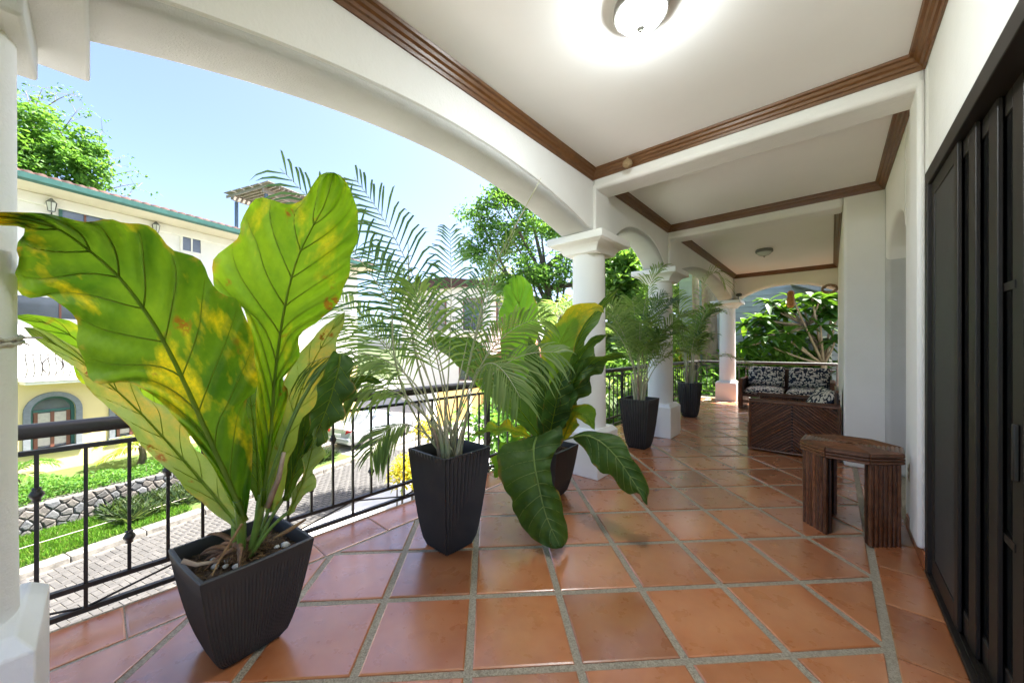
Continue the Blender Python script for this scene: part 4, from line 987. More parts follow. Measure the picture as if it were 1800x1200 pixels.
# pavers, herringbone, street frame; nearest ones are single pieces
U = .115
pieces = []
SMAX = 13.2
for i in range(int(-6 / U), int(SMAX / U)):
    for j in range(int(8.9 / U) + 1, int(12.05 / U)):
        c = (i - j) % 4
        if c == 0: a = (i * U, (i + 2) * U, j * U, (j + 1) * U, 0)
        elif c == 3: a = (i * U, (i + 1) * U, j * U, (j + 2) * U, 1)
        else: continue
        if a[1] > SMAX or a[3] > 12.09: continue
        pieces.append(a)
def proj(p):
    d = -SA * p.x + CA * p.y; u = CA * p.x + SA * p.y
    return (900 + F * u / d, HOR - F * (p.z - CAMH) / d, d) if d > .1 else (1e9, 1e9, d)
sc_ = []
for a in pieces:
    x, y, d = proj(st((a[0] + a[1]) / 2, (a[2] + a[3]) / 2, STZ))
    ok = 92 < x < 290 and 925 < y < 1110 or 505 < x < 705 and 830 < y < 940
    sc_.append((0 if ok else 1, d, a))
sc_.sort(key=lambda q: (q[0], q[1]))
def paver_ring(a, g_=.006, h=.0):
    s0, s1, n0, n1, _ = a; return s0 + g_, s1 - g_, n0 + g_, n1 - g_
pm = {}
for o_ in (0, 1):
    hx, hy = (U - .006, U / 2 - .006) if o_ == 0 else (U / 2 - .006, U - .006)
    vs = []
    for z, k in ((-.03, 0), (-.004, 0), (0, .006)):
        vs += [(-hy + k, -hx + k, z), (hy - k, -hx + k, z), (hy - k, hx - k, z), (-hy + k, hx - k, z)]
    pm[o_] = MB().add(vs, [(8, 9, 10, 11)] + [(r * 4 + q, r * 4 + (q + 1) % 4, (r + 1) * 4 + (q + 1) % 4, (r + 1) * 4 + q) for r in (0, 1) for q in range(4)]).mesh('paver')
big = []; bigF = []
for idx, (_, _, a) in enumerate(sc_):
    cs, cn = (a[0] + a[1]) / 2, (a[2] + a[3]) / 2; zz = STZ + random.uniform(-.003, .003)
    if idx < 300:
        p = st(cs, cn, zz); link_mesh('paver', pm[a[4]], K['paver'], road, loc=tuple(p), rot=(random.uniform(-.01, .01), random.uniform(-.01, .01), PHI))
    else:
        s0, s1, n0, n1 = paver_ring(a); k = .006; b0 = len(big)
        for z, q in ((zz - .02, 0), (zz, k)):
            big += [tuple(st(s0 + q, n0 + q, z)), tuple(st(s1 - q, n0 + q, z)), tuple(st(s1 - q, n1 - q, z)), tuple(st(s0 + q, n1 - q, z))]
        bigF += [(b0 + 4, b0 + 5, b0 + 6, b0 + 7)] + [(b0 + q, b0 + (q + 1) % 4, b0 + 4 + (q + 1) % 4, b0 + 4 + q) for q in range(4)]
o = link_mesh('pavers', np_mesh('pavers', big, bigF), K['paver'], road); o['kind'] = 'stuff'
# concrete bays with pebble bands farther up the street
for i in range(9):
    for j in range(2):
        s0 = SMAX + .05 + i * 3.4; n0 = 8.6 + j * 1.75
        MB().loft([[st(s0 + .35, n0 + .3, z), st(s0 + 3.35, n0 + .3, z), st(s0 + 3.35, n0 + 1.7, z), st(s0 + .35, n0 + 1.7, z)] for z in (STZ - .05, STZ + .002)]).build('concrete_bay', K['concrete'], road, bevel=.01)
MB().loft([[st(SMAX + .02, 8.88, z), st(70, 8.88, z), st(70, 12.08, z), st(SMAX + .02, 12.08, z)] for z in (STZ - .06, STZ - .006)]).build('pebble_band', K['pebbles'], road)
kb = MB()
for i in range(34):
    s0 = -8 + i * 1.25
    if s0 > 34: break
    k_ = MB().loft([[st(s0 + .008, 12.1, z), st(s0 + 1.242, 12.1, z), st(s0 + 1.242, 12.45, z), st(s0 + .008, 12.45, z)] for z in (STZ - .15, STZ + .12)])
    if i == 0: kroot = k_.build('kerb', K['kerb'], bevel=.02); struct(kroot)
    else: k_.build('kerb_stone', K['kerb'], kroot, bevel=.02)
K['lawn'] = mat('lawn earth', (.06, .11, .02), (.10, .15, .03), .95, 9)
lw = MB().loft([[st(s_, n_, z_) for n_, z_ in ((12.45, STZ - .2), (12.45, STZ + .11), (13.4, STZ + .13), (14.3, STZ + .18), (14.6, STZ - .2))] for s_ in (-10, 0, 11.2)]).build('lawn', K['lawn'], smooth=30); struct(lw)
yard = slab('yard', -10, 11.2, 14.62, 30, STZ - .1, STZ + .80, K['lawn']); struct(yard)

dw = slab('driveway', 11.22, 60, 12.46, 40, STZ - .2, STZ + .02, K['concrete']); struct(dw)
# --- leaves and blades in bulk
def leaf_cloud(name, cen, size, m, parent=None, aspect=.42, up=.5, jitter=.35, along=None, fold=.18):
    cen = np.asarray(cen, float); n = len(cen)
    d = RNG.normal(size=(n, 3)) if along is None else along + RNG.normal(size=(n, 3)) * .35
    d[:, 2] *= .7; d /= np.linalg.norm(d, axis=1)[:, None] + 1e-9
    nr = RNG.normal(size=(n, 3)) * (1 - up); nr[:, 2] += up * 1.4
    sdv = np.cross(d, nr); sdv /= np.linalg.norm(sdv, axis=1)[:, None] + 1e-9; nn = np.cross(sdv, d)
    L_ = size * (1 + RNG.uniform(-jitter, jitter, n))[:, None]; W_ = L_ * aspect
    V = np.stack([cen, cen + d * L_ * .45 + sdv * W_ * .5 + nn * L_ * fold * .5, cen + d * L_ - nn * L_ * fold, cen + d * L_ * .45 - sdv * W_ * .5 + nn * L_ * fold * .5], 1).reshape(-1, 3)
    if parent is not None:
        inv = np.array(root_matrix(parent).inverted()); V = V @ inv[:3, :3].T + inv[:3, 3]
    b0 = np.arange(n) * 4; Fc = np.concatenate([np.stack([b0, b0 + 1, b0 + 2], 1), np.stack([b0, b0 + 2, b0 + 3], 1)])
    rv = np.clip(RNG.normal(.5, .25, n), 0.01, .99); UV = np.repeat(np.stack([rv, rv], 1), 4, axis=0)
    return link_mesh(name, np_mesh(name, V, Fc, UV), m, parent)
K['fol_mid'] = foliage('mid green foliage', [(.035, .095, .014), (.075, .165, .024), (.14, .25, .045)], .45)
K['fol_bright'] = foliage('bright green foliage', [(.035, .11, .016), (.07, .18, .028), (.14, .27, .055)], .40)  # slightly brighter green leaf colour range
K['fol_dark'] = foliage('dark foliage', [(.022, .06, .012), (.045, .11, .02), (.08, .16, .03)], .4)
K['fol_yellow'] = foliage('yellow green foliage', [(.10, .16, .02), (.22, .25, .03), (.50, .42, .04)], .42)
K['fol_flower'] = foliage('yellow bloom', [(.12, .20, .02), (.62, .44, .03), (.75, .55, .06)], .35)
K['fol_lilac'] = foliage('grey green straps', [(.02, .04, .016), (.035, .065, .022), (.085, .10, .05)], .25)
K['grass'] = foliage('lawn blade', [(.16, .17, .05), (.05, .14, .012), (.085, .21, .015), (.16, .30, .035)], .35)
K['bark'] = mat('tree bark', (.16, .125, .095), (.08, .062, .048), .9, 9, .8, 30, .02, stretch=(1, 1, .25))
K['bark_pale'] = mat('pale bark', (.34, .27, .20), (.22, .165, .12), .85, 7, .6, 24, .02, stretch=(1, 1, .3))
def box_pts(n, s0, s1, n0, n1, z0, z1, ztop=None):
    s_ = RNG.uniform(s0, s1, n); q = RNG.uniform(n0, n1, n); z = RNG.uniform(z0, z1, n)
    c, sn = math.cos(PHI), math.sin(PHI)
    return np.stack([-q * c - s_ * sn, -q * sn + s_ * c, z], 1)
def grass(name, s0, s1, n0, n1, z, n, h):
    cen = box_pts(n, s0, s1, n0, n1, z, z + .01); up_ = np.tile([0, 0, 1.3], (n, 1))
    o = leaf_cloud(name, cen, h, K['grass'], None, .16, .1, .5, up_, .1); return tag(o, 'short bright green lawn grass beyond the kerb', 'grass', kind='stuff')
grass('lawn_grass', 1.2, 5.6, 12.42, 14.3, STZ + .12, 26000, .10)
# --- stone retaining wall: irregular stones
random.seed(5)
WZ0, WZ1, WS0, WS1, WN = STZ + .15, STZ + .84, 1.2, 11.15, 14.3
RW = thing('retaining_wall', 'low grey field stone retaining wall below the hedge', 'wall', tuple(st(6, WN, STZ)))
K['mortar'] = mat('pale mortar', (.17, .16, .145), (.11, .105, .095), .95, 14)
slab('mortar_core', WS0, WS1, WN + .02, WN + .35, STZ, WZ1, K['mortar']).parent = None
mc = [o for o in C.objects if o.name.startswith('mortar_core')][0]; mc.parent = RW; mc.matrix_parent_inverse = USED[RW.name].inverted()
stone_m = [mat('field stone %d' % i, c1, c2, .85, 5, .5, 22, .02, rnd=.25) for i, (c1, c2) in enumerate((((.12, .115, .11), (.07, .068, .066)), ((.15, .135, .12), (.09, .082, .075)), ((.085, .09, .098), (.13, .13, .13))))]
seeds = []; tries = 0
while len(seeds) < 210 and tries < 20000:
    tries += 1; p = (random.uniform(WS0, WS1), random.uniform(WZ0, WZ1))
    if all((p[0] - q[0]) ** 2 + ((p[1] - q[1]) * 1.25) ** 2 > .17 ** 2 for q in seeds): seeds.append(p)
def half(poly, a, b_):
    mx, my = (a[0] + b_[0]) / 2, (a[1] + b_[1]) / 2; dx, dy = b_[0] - a[0], b_[1] - a[1]; out = []
    f = lambda p: (p[0] - mx) * dx + (p[1] - my) * dy
    for i in range(len(poly)):
        p, q = poly[i], poly[(i + 1) % len(poly)]; fp, fq = f(p), f(q)
        if fp <= 0: out.append(p)
        if (fp <= 0) != (fq <= 0):
            t_ = fp / (fp - fq); out.append((p[0] + (q[0] - p[0]) * t_, p[1] + (q[1] - p[1]) * t_))
    return out
for sdp in seeds:
    poly = [(WS0, WZ0), (WS1, WZ0), (WS1, WZ1), (WS0, WZ1)]
    for q in seeds:
        if q is not sdp and abs(q[0] - sdp[0]) < .9: poly = half(poly, sdp, q)
        if not poly: break
    if len(poly) < 3: continue
    cx, cy = sum(p[0] for p in poly) / len(poly), sum(p[1] for p in poly) / len(poly); bul = random.uniform(.035, .06); rings = []
    for k, e in ((.012, -.03), (.014, bul * .6), (.045, bul)):
        rg = []
        for x, y in poly:
            dd = math.hypot(x - cx, y - cy) + 1e-6; f = max(.2, 1 - k / dd); rg.append(st(cx + (x - cx) * f, WN - e, cy + (y - cy) * f))
        rings.append(rg)
    MB().loft(rings).build('stone', random.choice(stone_m), RW)
# --- hedge above the wall, strap-leaved ground cover in front of it
HG = thing('hedge', 'low bright green hedge along the top of the stone wall', 'hedge', tuple(st(6, 14.9, STZ + .8)))
pts = box_pts(15500, .8, 11.1, 14.42, 15.6, 0, 1); sv = (pts[:, 0] * -math.sin(PHI) + pts[:, 1] * math.cos(PHI))
hgt = .22 + .10 * np.sin(sv * 2.1) + .07 * np.sin(sv * 5.3 + 1)
pts[:, 2] = STZ + .80 + pts[:, 2] ** .6 * (hgt + .05); leaf_cloud('foliage', pts, .085, K['fol_bright'], HG, .5, .55)
st_ = MB()
for i in range(50):
    p = st(.9 + i * .2, 15.0 + random.uniform(-.4, .4), STZ + .8); st_.tube([p, p + Vector((random.uniform(-.1, .1), random.uniform(-.1, .1), .25))], [.012, .005], 4)
st_.build('stems', K['bark'], HG)
def strap_plant(s_, n_, k, h, label_i):
    pass
gp = []; ga = []
for i in range(330):
    c = st(random.uniform(4.4, 10.6), random.uniform(12.85, 14.2), STZ + .15)
    for j in range(20):
        a = random.uniform(0, 6.28); e = random.uniform(.3, 1.2); gp.append((c.x + .03 * math.cos(a), c.y + .03 * math.sin(a), c.z + random.uniform(0, .12))); ga.append((math.cos(a) * math.cos(e) * 2.5, math.sin(a) * math.cos(e) * 2.5, math.sin(e) * 2.8))
o = leaf_cloud('strap_ground_cover', np.array(gp), .36, K['fol_lilac'], None, .13, .3, .3, np.array(ga), .08); tag(o, 'grey green strap leaved ground cover below the stone wall', 'ground cover', kind='stuff')
o = leaf_cloud('creeping_plant', np.concatenate([box_pts(1800, 6.5, 10, 13.9, 14.28, STZ + .2, STZ + .9), box_pts(900, 8, 9.5, 13.1, 14.2, STZ + .3, STZ + .6)]), .09, K['fol_bright'], None, .5, .4); tag(o, 'bright creeper spilling over the stone wall', 'plant')
# string along the lawn
T = thing('string_line', 'thin pale string stretched above the lawn', 'string', tuple(st(1.5, 12.9, STZ)))
MB().tube([st(1.0, 12.9, STZ + .38), st(5, 12.95, STZ + .33), st(9.5, 13.0, STZ + .42)], .007, 5).build('cord', K['rope'], T)
for s_ in (1.0, 9.5): MB().tube([st(s_, 12.93, STZ), st(s_, 12.93, STZ + .5)], .012, 6).build('stake', K['bark'], T)

# ------------------------------------------------------------------ villa across the street
K['white_wall'] = mat('white render', (.80, .78, .73), (.75, .73, .68), .85, 1.5, .2, 30)
K['yellow_wall'] = mat('pale yellow render', (.70, .57, .28), (.66, .53, .26), .85, 1.2, .2, 30)
K['soffit'] = mat('cream soffit boards', (.66, .60, .48), (.62, .56, .44), .8, 2)
K['teal'] = mat('teal painted metal', (.025, .095, .08), (.035, .125, .105), .5, 4)
K['rtile'] = mat('clay roof tile', (.105, .05, .038), (.055, .03, .026), .85, 6, .4, 40, rnd=.3)
K['stone_trim'] = mat('grey stone trim', (.20, .215, .23), (.15, .165, .18), .8, 8, .4, 60)
K['win_wood'] = mat('brown window wood', (.16, .06, .035), None, .5)
K['curtain'] = mat('pale curtain', (.5, .46, .38), (.42, .38, .32), .9, 14)
VN = 17.9
def vx(s_, n_, z): return st(s_, n_, CAMH + z)
VI = thing('villa', 'white and pale yellow villa across the street with teal gutter', 'house', tuple(st(9, VN, STZ + .8)), PHI)
V0, V1, ZS, ZT = 1.0, 16.4, -.98, 4.72
wins = [(3.98, 4.92, -3.15, -2.0), (5.80, 6.74, -3.15, -2.0), (8.2, 9.14, -3.15, -2.0), (11, 11.94, -3.15, -2.0)]
def bxs(b_, s0, s1, n0, n1, z0, z1): b_.loft([[vx(s0, n0, z), vx(s1, n0, z), vx(s1, n1, z), vx(s0, n1, z)] for z in (z0, z1)])
lower = MB(); cur = V0
for s0, s1, zs, zsp in wins:
    bxs(lower, cur, s0, VN, VN + .35, -4.3, ZS); bxs(lower, s0, s1, VN, VN + .35, -4.3, zs)
    r_ = (s1 - s0) / 2; lower.loft([[vx(x, n_, z) for n_, z in ((VN, ZS), (VN, zz), (VN + .35, zz), (VN + .35, ZS))] for x, zz in [(s0 + r_ - r_ * math.cos(a), zsp + r_ * math.sin(a)) for a in [R(180 * i / 16) for i in range(17)]]])
    cur = s1
bxs(lower, cur, V1, VN, VN + .35, -4.3, ZS); lower.build('lower_wall', K['yellow_wall'], VI)
for s0, s1, zs, zsp in wins:
    r_ = (s1 - s0) / 2; cs = s0 + r_
    def arc(rr, zoff=0): return [(cs - rr, zs)] + [(cs - rr * math.cos(a), zsp + rr * math.sin(a)) for a in [R(180 * i / 16) for i in range(17)]] + [(cs + rr, zs)]
    W_ = MB().loft([[vx(x1, VN - .06, z1), vx(x0, VN - .06, z0), vx(x0, VN + .01, z0), vx(x1, VN + .01, z1)] for (x0, z0), (x1, z1) in zip(arc(r_ - .01), arc(r_ + .13))]).build('window', K['stone_trim'], VI)
    MB().loft([[vx(x1, VN + .10, z1), vx(x0, VN + .10, z0), vx(x0, VN + .16, z0), vx(x1, VN + .16, z1)] for (x0, z0), (x1, z1) in zip(arc(r_ - .08), arc(r_ + .0))]).build('frame', K['teal'], W_)
    MB().add([vx(x, VN + .14, z) for x, z in arc(r_ - .04)], [tuple(range(19))]).build('pane', K['win'], W_)
    b_ = MB(); bxs(b_, s0 - .16, s1 + .16, VN - .10, VN + .3, zs - .10, zs); b_.build('sill', K['stone_trim'], W_)
    b_ = MB(); bxs(b_, s0 + .08, s1 - .08, VN + .09, VN + .135, zsp - .02, zsp + .05); b_.build('transom', K['teal'], W_)
    for x in (s0 + .10, cs - .04, s1 - .18): b_ = MB(); bxs(b_, x, x + .08, VN + .10, VN + .136, zs, zsp - .02); b_.build('shutter_stile', K['win_wood'], W_)
    for x in (s0 + .18, cs + .04): b_ = MB(); bxs(b_, x, x + r_ - .22, VN + .115, VN + .137, zs + .08, zsp - .06); b_.build('curtain', K['curtain'], W_)
up = MB(); uw = [(4.62, 5.60, 2.3, 4.38), (7.72, 8.32, 3.85, 4.5), (10.2, 11.2, 2.3, 4.3), (3.75, 5.4, .9, 1.55)]
bxs(up, V0, V1, VN, VN + .3, ZS + .002, ZT); up.build('upper_wall', K['white_wall'], VI)
for i, (s0, s1, z0, z1) in enumerate(uw):
    fr = K['teal'] if i in (0, 2) else K['white_wall']
    b_ = MB()
    for a in ((s0 - .07, s0, z0, z1), (s1, s1 + .07, z0, z1), (s0 - .07, s1 + .07, z1, z1 + .12), (s0 - .07, s1 + .07, z0 - .07, z0)): bxs(b_, a[0], a[1], VN - .05, VN + .02, a[2], a[3])
    W_ = b_.build('window', fr, VI)
    b_ = MB(); bxs(b_, s0, s1, VN - .02, VN - .004, z0, z1); b_.build('pane', K['win'], W_)
    b_ = MB(); bxs(b_, (s0 + s1) / 2 - .025, (s0 + s1) / 2 + .025, VN - .04, VN - .019, z0, z1); b_.build('mullion', K['win_wood'] if i != 1 else fr, W_)
# string course, balcony
b_ = MB(); bxs(b_, 3.72, 7.4, VN - .62, VN - .002, ZS - .06, ZS + .08); bxs(b_, 3.78, 7.34, VN - .56, VN - .003, ZS - .14, ZS - .062); BAL = b_.build('balcony', K['white_wall'], VI, bevel=.02)
b_ = MB()
b_.tube([vx(3.78, VN - .05, -.22), vx(3.78, VN - .58, -.22), vx(7.34, VN - .58, -.22)], .016, 6); b_.build('balcony_rail', K['iron'], BAL)
for i in range(26):
    s_ = 3.78 + i * .14; bul = .10
    MB().tube([vx(s_, VN - .58, -.89), vx(s_, VN - .62 - bul, -.72), vx(s_, VN - .62 - bul * .9, -.55), vx(s_, VN - .58, -.38), vx(s_, VN - .58, -.22)], .015, 5).build('balcony_bar', K['iron'], BAL, smooth=True)
for i in range(4):
    cs = 4.25 + i * .85; MB().tube([vx(cs + .2 * math.cos(a), VN - .72, -.56 + .25 * math.sin(a)) for a in [R(20 * k) for k in range(19)]], .017, 5).build('balcony_ring', K['iron'], BAL, smooth=True)
# eaves, gutter, roof tiles
EN = 16.55
b_ = MB(); b_.loft([[vx(V0, n_, z) for n_, z in ((EN + .08, ZT - .02), (VN + 4, ZT - .02), (VN + 4, ZT + 1.34), (EN + .08, ZT + .10))], [vx(V1 + .6, n_, z) for n_, z in ((EN + .08, ZT - .02), (VN + 4, ZT - .02), (VN + 4, ZT + 1.34), (EN + .08, ZT + .10))]])
RF = b_.build('roof', K['soffit'], VI)
b_ = MB(); b_.loft([[vx(s_, n_, z) for n_, z in ((EN - .08, ZT - .02), (EN + .075, ZT - .06), (EN + .075, ZT + .12), (EN - .10, ZT + .13))] for s_ in (V0, V1 + .6)]); b_.build('gutter', K['teal'], RF)
b_ = MB(); bxs(b_, V0, V1, VN - .10, VN - .002, ZT - .34, ZT - .022); b_.build('cornice', K['white_wall'], VI, bevel=.03)
tl = []
sl = (1.34 - .10) / (VN + 4 - EN - .08)
tm = None
hs_ = .115
prof = [(hs_ * math.cos(a), hs_ * .75 * math.sin(a)) for a in [R(180 * i / 6) for i in range(7)]]
def rt_mesh(L_):
    vs = [(y_, x_, z) for y_ in (0,) for x_, z in prof] + [(-L_, x_ * .85, z * .85 + sl * L_) for x_, z in prof]
    return MB().add(vs, [(i, i + 1, i + 8, i + 7) for i in range(6)] + [(6, 5, 4, 3, 2, 1, 0)]).mesh('roof_tile')
rm_ = rt_mesh(.46); rm_.shade_smooth()
inv = USED[VI.name].inverted(); ntile = 0
for r_ in range(4):
    for i in range(62):
        s_ = V0 + .15 + i * .25
        if s_ > 16.8: break
        n_ = EN - .04 + r_ * .40; z_ = ZT + .14 + (n_ - EN) * sl
        p = inv @ vx(s_ + random.uniform(-.012, .012), n_, z_ + random.uniform(0, .012)); link_mesh('roof_tile', rm_, K['rtile'], RF, loc=tuple(p)); ntile += 1
b_ = MB(); b_.loft([[vx(V0, n_, z) for n_, z in ((EN + .02, ZT + .13), (VN + 4, ZT + 1.38), (VN + 4, ZT + 1.40), (EN + .02, ZT + .15))], [vx(V1 + .6, n_, z) for n_, z in ((EN + .02, ZT + .13), (VN + 4, ZT + 1.38), (VN + 4, ZT + 1.40), (EN + .02, ZT + .15))]]); b_.build('roof_pan', K['rtile'], RF)
# wall lanterns
def lantern(s_, z_, label):
    T = thing('wall_lantern', label, 'lantern', tuple(vx(s_, VN - .02, z_)), PHI, 'lanterns on the villa wall')
    q = lambda dn, dz: vx(s_, VN - dn, z_ + dz)
    MB().tube([q(.002, -.22), q(.10, -.26), q(.19, -.24), q(.19, -.18)], .018, 6).build('arm', K['iron'], T, smooth=True)
    b_ = MB(); c = q(.19, 0)
    b_.lathe([(.03, -.17), (.09, -.14)], tuple(c), 6); b_.lathe([(.13, .12), (.07, .19), (.02, .26)], tuple(c), 6); b_.build('cap', K['stone_trim'], T)
    MB().lathe([(.075, -.14), (.115, .12)], tuple(c), 6).build('glass', K['lamp_off'], T)
    for k in range(6):
        a = R(60 * k); MB().tube([c + Vector((.077 * math.cos(a), .077 * math.sin(a), -.14)), c + Vector((.117 * math.cos(a), .117 * math.sin(a), .12))], .008, 4).build('bar', K['iron'], T)
lantern(4.36, 4.36, 'wall lantern beside the teal topped villa window')
lantern(6.85, 4.42, 'wall lantern farther along the villa wall, half behind the leaf')
# pergola on the roof terrace behind
K['pergola'] = mat('weathered pergola wood', (.30, .25, .22), (.38, .33, .29), .85, 6, rnd=.12)
K['steel'] = mat('blue grey steel', (.10, .15, .22), None, .5)
pg0 = st(17.7, 26.5, 0); PZ = CAMH + 10.2
T = thing('pergola', 'weathered slatted pergola on the roof terrace behind the villa', 'pergola', (pg0.x, pg0.y, CAMH + 7.2), PHI)
for s_, n_ in ((15.2, 24.87), (20, 24.87), (15.2, 28.2), (20, 28.2)): b_ = MB(); b_.loft([[st(s_, n_, z), st(s_ + .16, n_, z), st(s_ + .16, n_ + .16, z), st(s_, n_ + .16, z)] for z in (CAMH + 7.2, PZ)]); b_.build('post', K['steel'], T)
for n_ in (24.8, 28.1): b_ = MB(); b_.loft([[st(15.0, n_, z), st(20.8, n_, z), st(20.8, n_ + .12, z), st(15.0, n_ + .12, z)] for z in (PZ, PZ + .3)]); b_.build('beam', K['pergola'], T)
for i in range(20):
    s_ = 15.0 + i * .295; b_ = MB(); b_.loft([[st(s_, 24.1, z), st(s_ + .07, 24.1, z), st(s_ + .07, 29, z), st(s_, 29, z)] for z in (PZ + .302, PZ + .48)]); b_.build('rafter', K['pergola'], T)
for i in range(5):
    n_ = 24.0 + i * 1.0; b_ = MB(); b_.loft([[st(14.8, n_, z), st(20.9, n_, z), st(20.9, n_ + .9, z), st(14.8, n_ + .9, z)] for z in (PZ + .482 + .02 * i, PZ + .51 + .02 * i)]); b_.build('sheet', K['concrete'], T)
tb = slab('terrace_block', 14.6, 21.2, 24.4, 30, STZ + .02, CAMH + 7.19, K['white_wall']); tag(tb, 'white upper block carrying the roof pergola', 'building')
# ------------------------------------------------------------------ farther houses, car
def house(label, s0, s1, n0, n1, z0, z1, wm, roof=None, wins=(), side_wins=(), name='house'):
    T = thing(name, label, 'house', tuple(st((s0 + s1) / 2, (n0 + n1) / 2, z0)), PHI)
    MB().loft([[st(s0, n0, z), st(s1, n0, z), st(s1, n1, z), st(s0, n1, z)] for z in (z0, z1)]).build('wall', wm, T)
    if roof is not None:
        h, ov, rmx = roof
        mn = (n0 + n1) / 2
        MB().loft([[st(s_, n_, z) for n_, z in ((n0 - ov, z1 - .02), (mn, z1 + h), (n1 + ov, z1 - .02), (n1 + ov, z1 - .18), (n0 - ov, z1 - .18))] for s_ in (s0 - ov, s1 + ov)]).build('roof', rmx, T)
    for (a0, a1, b0, b1) in wins:      # on the face towards the street (n = n0)
        W_ = MB().loft([[st(a0 - .08, n0 - .06, z), st(a1 + .08, n0 - .06, z), st(a1 + .08, n0 + .01, z), st(a0 - .08, n0 + .01, z)] for z in (b0 - .08, b1 + .08)]).build('window', K['win_wood'], T)
        for q in (0, 1): MB().loft([[st(a0 + (a1 - a0) * q / 2 + .03, n0 - .08, z), st(a0 + (a1 - a0) * (q + 1) / 2 - .03, n0 - .08, z), st(a0 + (a1 - a0) * (q + 1) / 2 - .03, n0 - .061, z), st(a0 + (a1 - a0) * q / 2 + .03, n0 - .061, z)] for z in (b0, b1)]).build('pane', K['win'], W_)
    for (a0, a1, b0, b1) in side_wins:  # on the face towards the viewer (s = s0)
        W_ = MB().loft([[st(s0 - .06, a0 - .08, z), st(s0 + .01, a0 - .08, z), st(s0 + .01, a1 + .08, z), st(s0 - .06, a1 + .08, z)] for z in (b0 - .08, b1 + .08)]).build('window', K['win_wood'], T)
        for q in (0, 1): MB().loft([[st(s0 - .08, a0 + (a1 - a0) * q / 2 + .03, z), st(s0 - .061, a0 + (a1 - a0) * q / 2 + .03, z), st(s0 - .061, a0 + (a1 - a0) * (q + 1) / 2 - .03, z), st(s0 - .08, a0 + (a1 - a0) * (q + 1) / 2 - .03, z)] for z in (b0, b1)]).build('pane', K['win'], W_)
    return T
K['red_brick'] = mat('red brick wall', (.30, .085, .055), (.24, .07, .045), .9, 3, .4, 30)
K['ochre'] = mat('ochre render', (.60, .38, .12), (.55, .34, .10), .85, 2)
K['pink_roof'] = mat('pink clay roof', (.46, .20, .13), (.38, .15, .095), .85, 5, .5, 12, .03)  # lighter, pinker clay than the villa's roof tiles
T = house('white villa at the far end of the street with dark windows and balcony', 25, 37, 13.2, 22, STZ, CAMH + 5.0, K['white_wall'], (.7, .6, K['rtile']),
      [(26.0, 27.4, CAMH + 1.6, CAMH + 3.6), (29.5, 31, CAMH + 1.6, CAMH + 3.6), (26.0, 27.4, CAMH - 2.6, CAMH - .6), (29.5, 31, CAMH - 2.6, CAMH - .6)],
      [(14.0, 15.6, CAMH + 1.4, CAMH + 3.8), (17.4, 19.0, CAMH + 1.4, CAMH + 3.8), (14.4, 16, CAMH - 2.6, CAMH - .6)])
BAL = MB().loft([[st(24.2, 13.6, z), st(25, 13.6, z), st(25, 16.2, z), st(24.2, 16.2, z)] for z in (CAMH + 1.1, CAMH + 1.3)]).build('balcony', K['white_wall'], T)
for i in range(14): MB().tube([st(24.25, 13.65 + i * .19, CAMH + 1.3), st(24.25, 13.65 + i * .19, CAMH + 2.2)], .018, 5).build('balcony_bar', K['iron'], BAL)
MB().tube([st(24.25, 13.6, CAMH + 2.2), st(24.25, 16.2, CAMH + 2.2)], .03, 6).build('balcony_rail', K['iron'], BAL)
house('low red brick garden house under a clay roof up the street', 24.5, 30, 8.3, 12.5, STZ, CAMH - .9, K['red_brick'], (1.5, .5, K['pink_roof']))
gw = thing('garden_wall', 'ochre garden wall with white gate post beyond the parked car', 'wall', tuple(st(19.5, 12.6, STZ)))
MB().loft([[st(17.0, 12.6, z), st(24.2, 12.6, z), st(24.2, 12.85, z), st(17.0, 12.85, z)] for z in (STZ, CAMH - 2.6)]).build('wall', K['ochre'], gw, bevel=.02)
for s_ in (16.7, 20.6, 24.3): MB().loft([[st(s_, 12.5, z), st(s_ + .4, 12.5, z), st(s_ + .4, 12.95, z), st(s_, 12.95, z)] for z in (STZ, CAMH - 2.25)]).build('gate_post', K['white_wall'], gw, bevel=.02)
# --- silver sedan parked facing away
K['carpaint'] = mat('silver car paint', (.42, .45, .48), None, .28, metal=.6, coat=.6)
K['tail'] = mat('red tail light', (.45, .012, .01), None, .15, spec=.8)
K['tyre'] = mat('tyre rubber', (.02, .02, .02), None, .8)
cp_ = st(13.95, 14.1, STZ + .021)
CR = thing('parked_car', 'silver sedan seen from behind, parked beyond the end of the stone wall', 'car', (cp_.x, cp_.y, STZ + .021), PHI)
# local: +y forward along the street
stn = [(-2.20, .55, .74, .36, .70, .62), (-2.12, .80, .80, .28, .95, .70), (-1.75, .86, .86, .22, 1.02, .74), (-1.45, .87, .87, .20, 1.05, .76), (-.75, .88, .88, .18, 1.42, .60), (0, .88, .88, .18, 1.46, .62), (.45, .88, .88, .18, 1.42, .60), (1.15, .88, .88, .18, 1.00, .76), (1.85, .86, .86, .20, .90, .74), (2.15, .76, .78, .28, .74, .66), (2.24, .58, .70, .36, .62, .55)]
rings = []
for y, wb, ws, zb_, zt, wt in stn:
    zs = min(.88, zt - .05); pts = [(0, zb_), (wb * .85, zb_), (wb, zb_ + .15), (ws, zs * .8), (ws * .985, zs), (wt, zt - .03), (wt * .85, zt), (0, zt + .01)]
    full = pts + [(-x, z) for x, z in reversed(pts[1:-1])]
    rings.append([(x, y, z) for x, z in full])
BD = MB().loft(rings).build('body', K['carpaint'], CR, smooth=32, world=False)
MB().add([(-.60, -1.43, 1.065), (.60, -1.43, 1.065), (.50, -.83, 1.40), (-.50, -.83, 1.40)], [(0, 1, 2, 3)]).build('rear_window', K['win'], CR, world=False)
